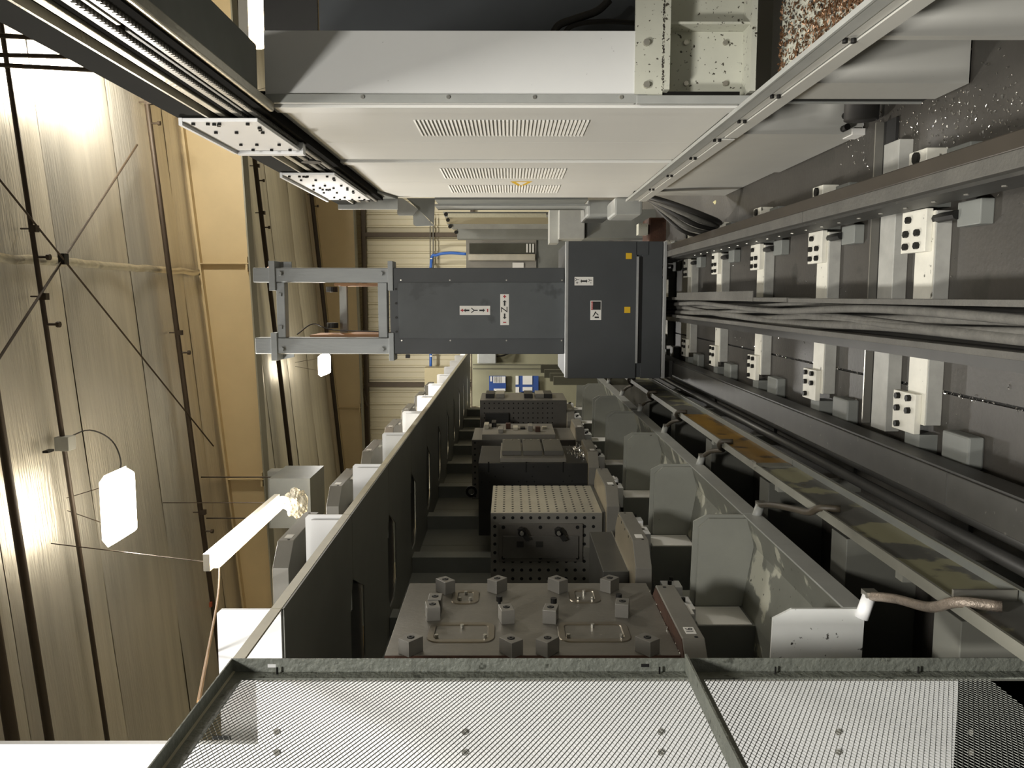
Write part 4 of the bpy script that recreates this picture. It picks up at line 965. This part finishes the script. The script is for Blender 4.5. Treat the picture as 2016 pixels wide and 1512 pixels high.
# ================================================================== MESH FENCE AT THE LEFT
XN = -1.10
YE = P(900, 1321, X=XN).y; ZT = 2.52; ZM = 1.178
fe = thing('mesh_fence', 'grey expanded mesh fence panel with angle iron frame at the bottom edge', 'fence', (XN, 1.6, 0))
box('end_post', frame_paint, XN - 0.006, XN, YE - 0.045, YE, 0.02, ZT, fe, bevel=0.001)
box('end_post', frame_paint, XN, XN + 0.04, YE - 0.005, YE, 0.02, ZT, fe, bevel=0.001)
box('top_rail', frame_paint, XN, XN + 0.04, 0.6, YE, ZT - 0.005, ZT, fe, bevel=0.001)
box('top_rail', frame_paint, XN - 0.006, XN, 0.6, YE - 0.045, ZT - 0.045, ZT, fe, bevel=0.001)
box('mid_rail', frame_paint, XN, XN + 0.052, 0.6, YE + 0.002, ZM - 0.003, ZM + 0.004, fe, bevel=0.001)
box('mid_rail', frame_paint, XN - 0.006, XN, 0.6, YE - 0.045, ZM - 0.04, ZM + 0.004, fe, bevel=0.001)
for z in (2.40, 1.30): box('slot', hole_black if z < 2 else white_clean, XN + 0.014, XN + 0.024, YE - 0.0055, YE - 0.0045, z - 0.012, z + 0.012, fe)
scatter('tie_bolt', bolt_black, [(XN + 0.001, YE - 0.02, z) for z in (2.38, 1.26, 0.92, 0.5)], fe, bolt((1, 0, 0), 0.003, 0.02, 6))
mb = MB(); hy, hz, th = 0.0122, 0.0034, 0.0008
def strands(z0, z1, y0, y1):
    n = int((y1 - y0) / hy); m = int((z1 - z0) / (2 * hz))
    for j in range(m):
        zc = z0 + hz + 2 * hz * j
        for i in range(n):
            up = (i + j) % 2
            a = (y0 + i * hy, zc + (hz if up else -hz)); b = (y0 + (i + 1) * hy, zc + (-hz if up else hz))
            x = XN - 0.008
            mb.add([(x - 0.001, a[0], a[1] - th), (x + 0.0012, a[0], a[1] + th), (x - 0.001, a[0], a[1] + th), (x - 0.001, b[0], b[1] - th), (x + 0.0012, b[0], b[1] + th), (x - 0.001, b[0], b[1] + th)],
                   [(0, 3, 4, 1), (1, 4, 5, 2), (2, 5, 3, 0)])
strands(ZM + 0.0, ZT - 0.02, 1.35, YE - 0.02)
strands(0.30, ZM - 0.02, 1.35, YE - 0.02)
mb.build('expanded_mesh', mesh_paint, fe, kind='stuff')
bp_ = thing('white_backing_panel', 'tall white sheet metal end panel standing behind the mesh fence', 'panel', (-1.7, 2.42, 0))
YW = 2.42
xw = P(900, 1342, Y=YW).x
box('sheet', white_clean, -2.3, xw, YW, YW + 0.02, 0.0, 2.49, bp_)
scatter('screw', zinc, [P(x, y, Y=YW) for x in (545, 915, 1300, 1650, 1910) for y in (1440, 1480)], bp_, bolt((0, -1, 0), 0.010, 0.006, 8))
box('upper_sheet', white_clean, -2.3, P(200, 1465, Y=YW).x, YW, YW + 0.02, 2.49, 3.5, bp_)
box('corner_block', white_clean, P(340, 1475, Y=YW).x, P(340, 1452, Y=YW).x, YW - 0.02, YW, P(362, 1460, Y=YW).z, P(335, 1460, Y=YW).z, bp_)
a, b = P(418, 1456, Y=YW), P(455, 1448, Y=YW)
box('slot', hole_black, a.x, b.x, YW - 0.002, YW, b.z, a.z, bp_)  # flat black strip painting in a shadowed slot

# ================================================================== LAMPS
def area(name, loc, sx, sy, watts, parent, col=(1.0, 0.98, 0.94)):
    L_ = bpy.data.lights.new(name, 'AREA'); L_.shape = 'RECTANGLE'; L_.size = sx; L_.size_y = sy; L_.energy = watts; L_.color = col
    o = bpy.data.objects.new(name, L_); COL.objects.link(o); o.parent = parent; o.location = Vector(loc) - WL[parent.name]
    return o
def highbay(x, y, z, sx, sy, watts, lab):
    t = thing('high_bay_lamp', lab, 'lamp', (x, y, z), group='hanging high bay lamps')
    MB().prism([(x - sx * .4, z + 0.07), (x + sx * .4, z + 0.07), (x + sx / 2, z + 0.02), (x - sx / 2, z + 0.02)], 'y', y - sy / 2, y + sy / 2).build('housing', lamp_side, t)
    MB().prism([(x - sx / 2, z + 0.02), (x + sx / 2, z + 0.02), (x + sx * .42, z - 0.07), (x - sx * .42, z - 0.07)], 'y', y - sy / 2, y + sy / 2).build('diffuser', lamp_glow, t, bevel=0.03)
    for sx_ in (-0.3, 0.3):
        MB().cyl((x + sx_ * sx, y, z + 0.07), (x + sx_ * sx * 0.3, y + 0.05, roofz(x) - 0.02), 0.004, 5).build('suspension_wire', pipe_dark, t)
    area('lamp_light', (x, y, z - 0.09), sx, sy, watts, t)
    return t
highbay(-1.92, 7.35, 5.30, 0.66, 0.42, LAMP_W, 'glowing round cornered lamp hanging under the foil roof')
highbay(-1.31, 15.7, 5.28, 0.42, 0.5, LAMP_W * 0.8, 'small far glowing lamp beside the stacker top frame')
_h = P(280, 125, Z=5.5)
hl = highbay(_h.x, _h.y, _h.z, 0.5, 0.5, LAMP_W * 0.5, 'lamp hidden behind the overhead beam lighting the roof')
pl_ = bpy.data.lights.new('uplight', 'POINT'); pl_.energy = LAMP_W * 1.0; pl_.shadow_soft_size = 0.15; pl_.color = (1, 0.93, 0.8)
po = bpy.data.objects.new('uplight', pl_); COL.objects.link(po); po.parent = hl; po.location = (0, 0, 0.3)
highbay(-1.9, -1.0, 5.28, 0.66, 0.66, LAMP_W * 1.5, 'lamp hanging over the rack behind the camera')
highbay(0.3, -1.6, 5.3, 0.66, 0.66, LAMP_W * 1.5, 'lamp hanging behind the camera outside the picture')
highbay(3.6, 15.0, 5.6, 0.66, 0.66, LAMP_W * 1.0, 'lamp over the far machines hidden behind the guard panels')
sl = thing('strip_lamp', 'long glowing strip lamp hanging by cords over the upper shelf', 'lamp', (-2.42, 8.3, 4.4))
MB().box(-2.50, -2.34, 7.22, 9.5, 4.44, 4.50).build('housing', lamp_body, sl)
MB().box(-2.48, -2.36, 7.22, 9.5, 4.35, 4.44).build('tube_cover', tube_glow, sl, bevel=0.03)
area('strip_light', (-2.42, 8.36, 4.33), 0.12, 2.2, LAMP_W * 0.45, sl, (1.0, 0.82, 0.55))
MB().cyl((-2.42, 7.25, 4.5), (-2.2, 7.1, roofz(-2.2)), 0.005, 5).build('cord', pipe_dark, sl)
MB().cyl((-2.42, 9.4, 4.5), (-2.42, 9.4, roofz(-2.4)), 0.005, 5).build('cord', pipe_dark, sl)
rp_ = MB().tube(curve_pts([(-2.42, 7.24, 4.36), (-1.76, 4.7, 3.44), (-1.102, 2.12, 2.55)], 16), 0.006, 6).build('tan_rope', rope_tan, label='taut tan rope running from the strip lamp end to the fence top', cat='rope')
box('rope_clip', red_clip, *(lambda c: (c.x - 0.03, c.x + 0.03, c.y - 0.02, c.y + 0.02, c.z - 0.015, c.z + 0.015))(P(415, 1190, Y=10.15)), label='small red clip on the dark pipe above the tan rope', cat='clip')
tr_ = thing('tube_lamp', 'bright tube lamp seen through the gap beside the overhead box beam', 'lamp', (2.2, 6.2, 3.6))
ta, tb = P(500, 92, Y=6.2), P(500, -120, Y=6.2)
box('housing', lamp_body, ta.x, tb.x, 6.18, 6.30, ta.z + 0.03, ta.z + 0.10, tr_)
box('tube', tube_glow, ta.x, tb.x, 6.2, 6.28, ta.z - 0.06, ta.z + 0.03, tr_, bevel=0.02)

jb = thing('junction_box', 'grey junction box on the thin roof pipe with drooping cord', 'junction box', (-1.32, 7.35, 5.75))
jz = roofz(-1.32) - 0.10
box('box', grey_light, -1.40, -1.27, 7.29, 7.42, jz - 0.08, jz + 0.05, jb, bevel=0.005)
box('knockout', bolt_black, -1.38, -1.36, 7.1, 7.2, jz, jz + 0.05, jb)
MB().tube(curve_pts([(-1.30, 7.4, jz), (-1.28, 7.75, jz - 0.04), (-1.42, 7.95, jz - 0.15), (-1.62, 7.8, jz - 0.3), (-1.75, 7.45, 5.40)], 22), 0.007, 6).build('cord', rubber, jb, smooth=True)
for i, (a, b, lab) in enumerate((((0, 70), (85, 75), 'first dark conduit'), ((0, 108), (140, 112), 'second dark conduit'), ((0, 128), (185, 138), 'third dark conduit'))):
    A, B = P(*a, Y=6.3), P(*b, Y=6.6)
    MB().cyl(A + (A - B) * 0.3, B + (B - A) * 0.3, 0.018, 8).build('roof_conduit', pipe_dark, label=lab + ' crossing the roof behind the overhead beam at the top left', cat='conduit', group='roof conduits')
# box duct and plastic wrap near the strip lamp
YD = 10.3
bd = thing('box_duct', 'grey sheet metal box duct hanging behind the strip lamp', 'duct', (P(580, 970, Y=YD).x, YD, P(625, 970, Y=YD).z))
a, b = P(533, 1040, Y=YD), P(610, 942, Y=YD)
MB().box(a.x, b.x, YD, YD + 0.8, b.z, a.z).build('body', grey_mid, bd)
c_, d_ = P(530, 1040, Y=YD + 0.8), P(625, 928, Y=YD + 0.8)
MB().prism([(YD + 0.8, c_.z), (YD + 0.8, d_.z), (YD + 1.0, d_.z), (YD + 1.0, c_.z)], 'x', c_.x, d_.x).build('flange', grey_light, bd)
for x in (a.x + 0.05, b.x - 0.05): MB().cyl((x, YD + 0.3, a.z), (x, YD + 0.3, roofz(x)), 0.01, 6).build('hanger_rod', pipe_dark, bd)
bm = bmesh.new(); bmesh.ops.create_icosphere(bm, subdivisions=4, radius=1.0)
for v in bm.verts:
    n = noise.noise(v.co * 2.2) * 0.25 + noise.noise(v.co * 6.0) * 0.16
    v.co = Vector((v.co.x * 0.16, v.co.y * 0.18, v.co.z * 0.13)) * (1 + n)
me = bpy.data.meshes.new('plastic_bag'); bm.to_mesh(me); bm.free(); me.materials.append(plastic)
bag = bpy.data.objects.new('plastic_bag', me); COL.objects.link(bag); bag.location = P(583, 990, Y=9.2)
tag(bag, 'crumpled clear plastic bag hanging at the strip lamp end', 'plastic bag')

# ================================================================== THINGS AT THE FAR END OF THE HALL
nb = thing('notice_board', 'grey end board with blue and white notices behind the rack', 'board', (-1.6, 17.5, 0))
pxbox('board', M('board_olive', '#8c8970', 0.6, 0, 0.06), 930, 1100, 697, 800, 17.6, 0.05, nb, ground=True)
pxbox('frame_bar', M('board_bar', '#5f5d4d', 0.6, 0, 0.06), 931, 1070, 717, 719, 17.55, 0.05, nb)
pxbox('frame_bar', MATS['board_bar'], 931, 1064, 725, 727, 17.55, 0.05, nb)
def notice(x0, x1, y0, y1, cards, lab):
    o = pxbox('notice', notice_blue, x0, x1, y0, y1, 17.53, 0.01, nb); o['label'] = lab
    for (a, b, c, d) in cards: pxbox('sheet_of_paper', label_white, a, b, c, d, 17.52, 0.005, o)
notice(963, 996, 740, 770, ((965, 969, 741, 751), (971, 995, 741, 754), (972, 995, 765, 770)), 'blue notice with white cards')
notice(1015, 1060, 740, 772, ((1015, 1021, 740, 757), (1029, 1048, 740, 757), (1015, 1022, 762, 773), (1029, 1048, 762, 770)), 'blue notice with four white cards')
for i in range(5):
    z = 0.0034
    MB().box(*(lambda q: (q.x - 0.07, q.x + 0.07, 17.515, 17.52, q.z - 0.006, q.z + 0.006))(P(974 + 3 * i, 747, Y=17.52))).build('print_line', grey_light, nb)
pxbox('fuse_box', grey_light, 940, 977, 694, 716, 17.3, 0.3, label='pale grey fuse box on the wall left of the stacker column', cat='fuse box', bevel=0.02)
MB().tube(curve_pts([P(974, 702, Y=17.42), P(990, 700, Y=17.45), P(1000, 696, Y=17.5), P(1020, 690, Y=17.59)], 12), 0.02, 6).build('fuse_box_cable', rubber, label='black cable leaving the pale fuse box', cat='cable')
bl = thing('blue_pipe', 'blue pipe bending along the far ribbed wall', 'pipe', (0.4, 19.3, 2.5))
MB().tube(curve_pts([P(918, 500, Y=19.4), P(885, 498, Y=19.4), P(860, 502, Y=19.4), P(849, 515, Y=19.4), P(848, 620, Y=19.4), P(848, 726, Y=19.4)], 40), 0.035, 10).build('pipe', pipe_blue, bl, smooth=True)
for py in (508, 560, 700): pxbox('pipe_clip', zinc, 846, 851, py, py + 2, 19.36, 0.38, bl)
for i, px in enumerate((847, 853)):
    MB().cyl(P(px, 420, Y=19.5), P(px, 530, Y=19.5), 0.015, 6).build('wall_conduit', zinc, label=['upper of two thin conduits on the far ribbed wall', 'lower of two thin conduits on the far ribbed wall'][i], cat='conduit')
pxbox('beige_wall_box', beige_cab, 836, 880, 724, 760, 18.8, 0.4, label='beige box against the far wall above the rack line', cat='box')
for i, (x, y) in enumerate(((1065, 718), (1072, 728), (1083, 735), (1090, 742))):
    pxbox('far_tray_post', MATS['board_bar'], x, x + 5, y, y + 16, 13.5 - 0.8 * i, 0.1, ground=True, label='grey upright post at the far rack end, %s from the wall' % ORD[i], cat='post', group='far rack posts')

# swarf on the floor
chips('floor_swarf', chip_steel, 500, lambda rr: (lambda q: (q.x, q.y, 0.0015))(P(rr.uniform(1640, 2016), rr.gauss(235, 60), Z=0)), 'bright metal swarf scattered on the floor right of the rail', size=(0.004, 0.014))
chips('track_swarf', chip_steel, 260, lambda rr: (rr.uniform(-0.55, 0.33), rr.uniform(2.2, 6.5), 0.0015), 'sparse bright swarf scattered on the floor between the rails', size=(0.003, 0.009))
chips('joint_swarf', chip_steel, 260, lambda rr: (rr.gauss(-0.37, 0.004), rr.uniform(2.4, 5.2), 0.0005), 'bright swarf caught in the floor joint left of the cable tray', size=(0.003, 0.010))
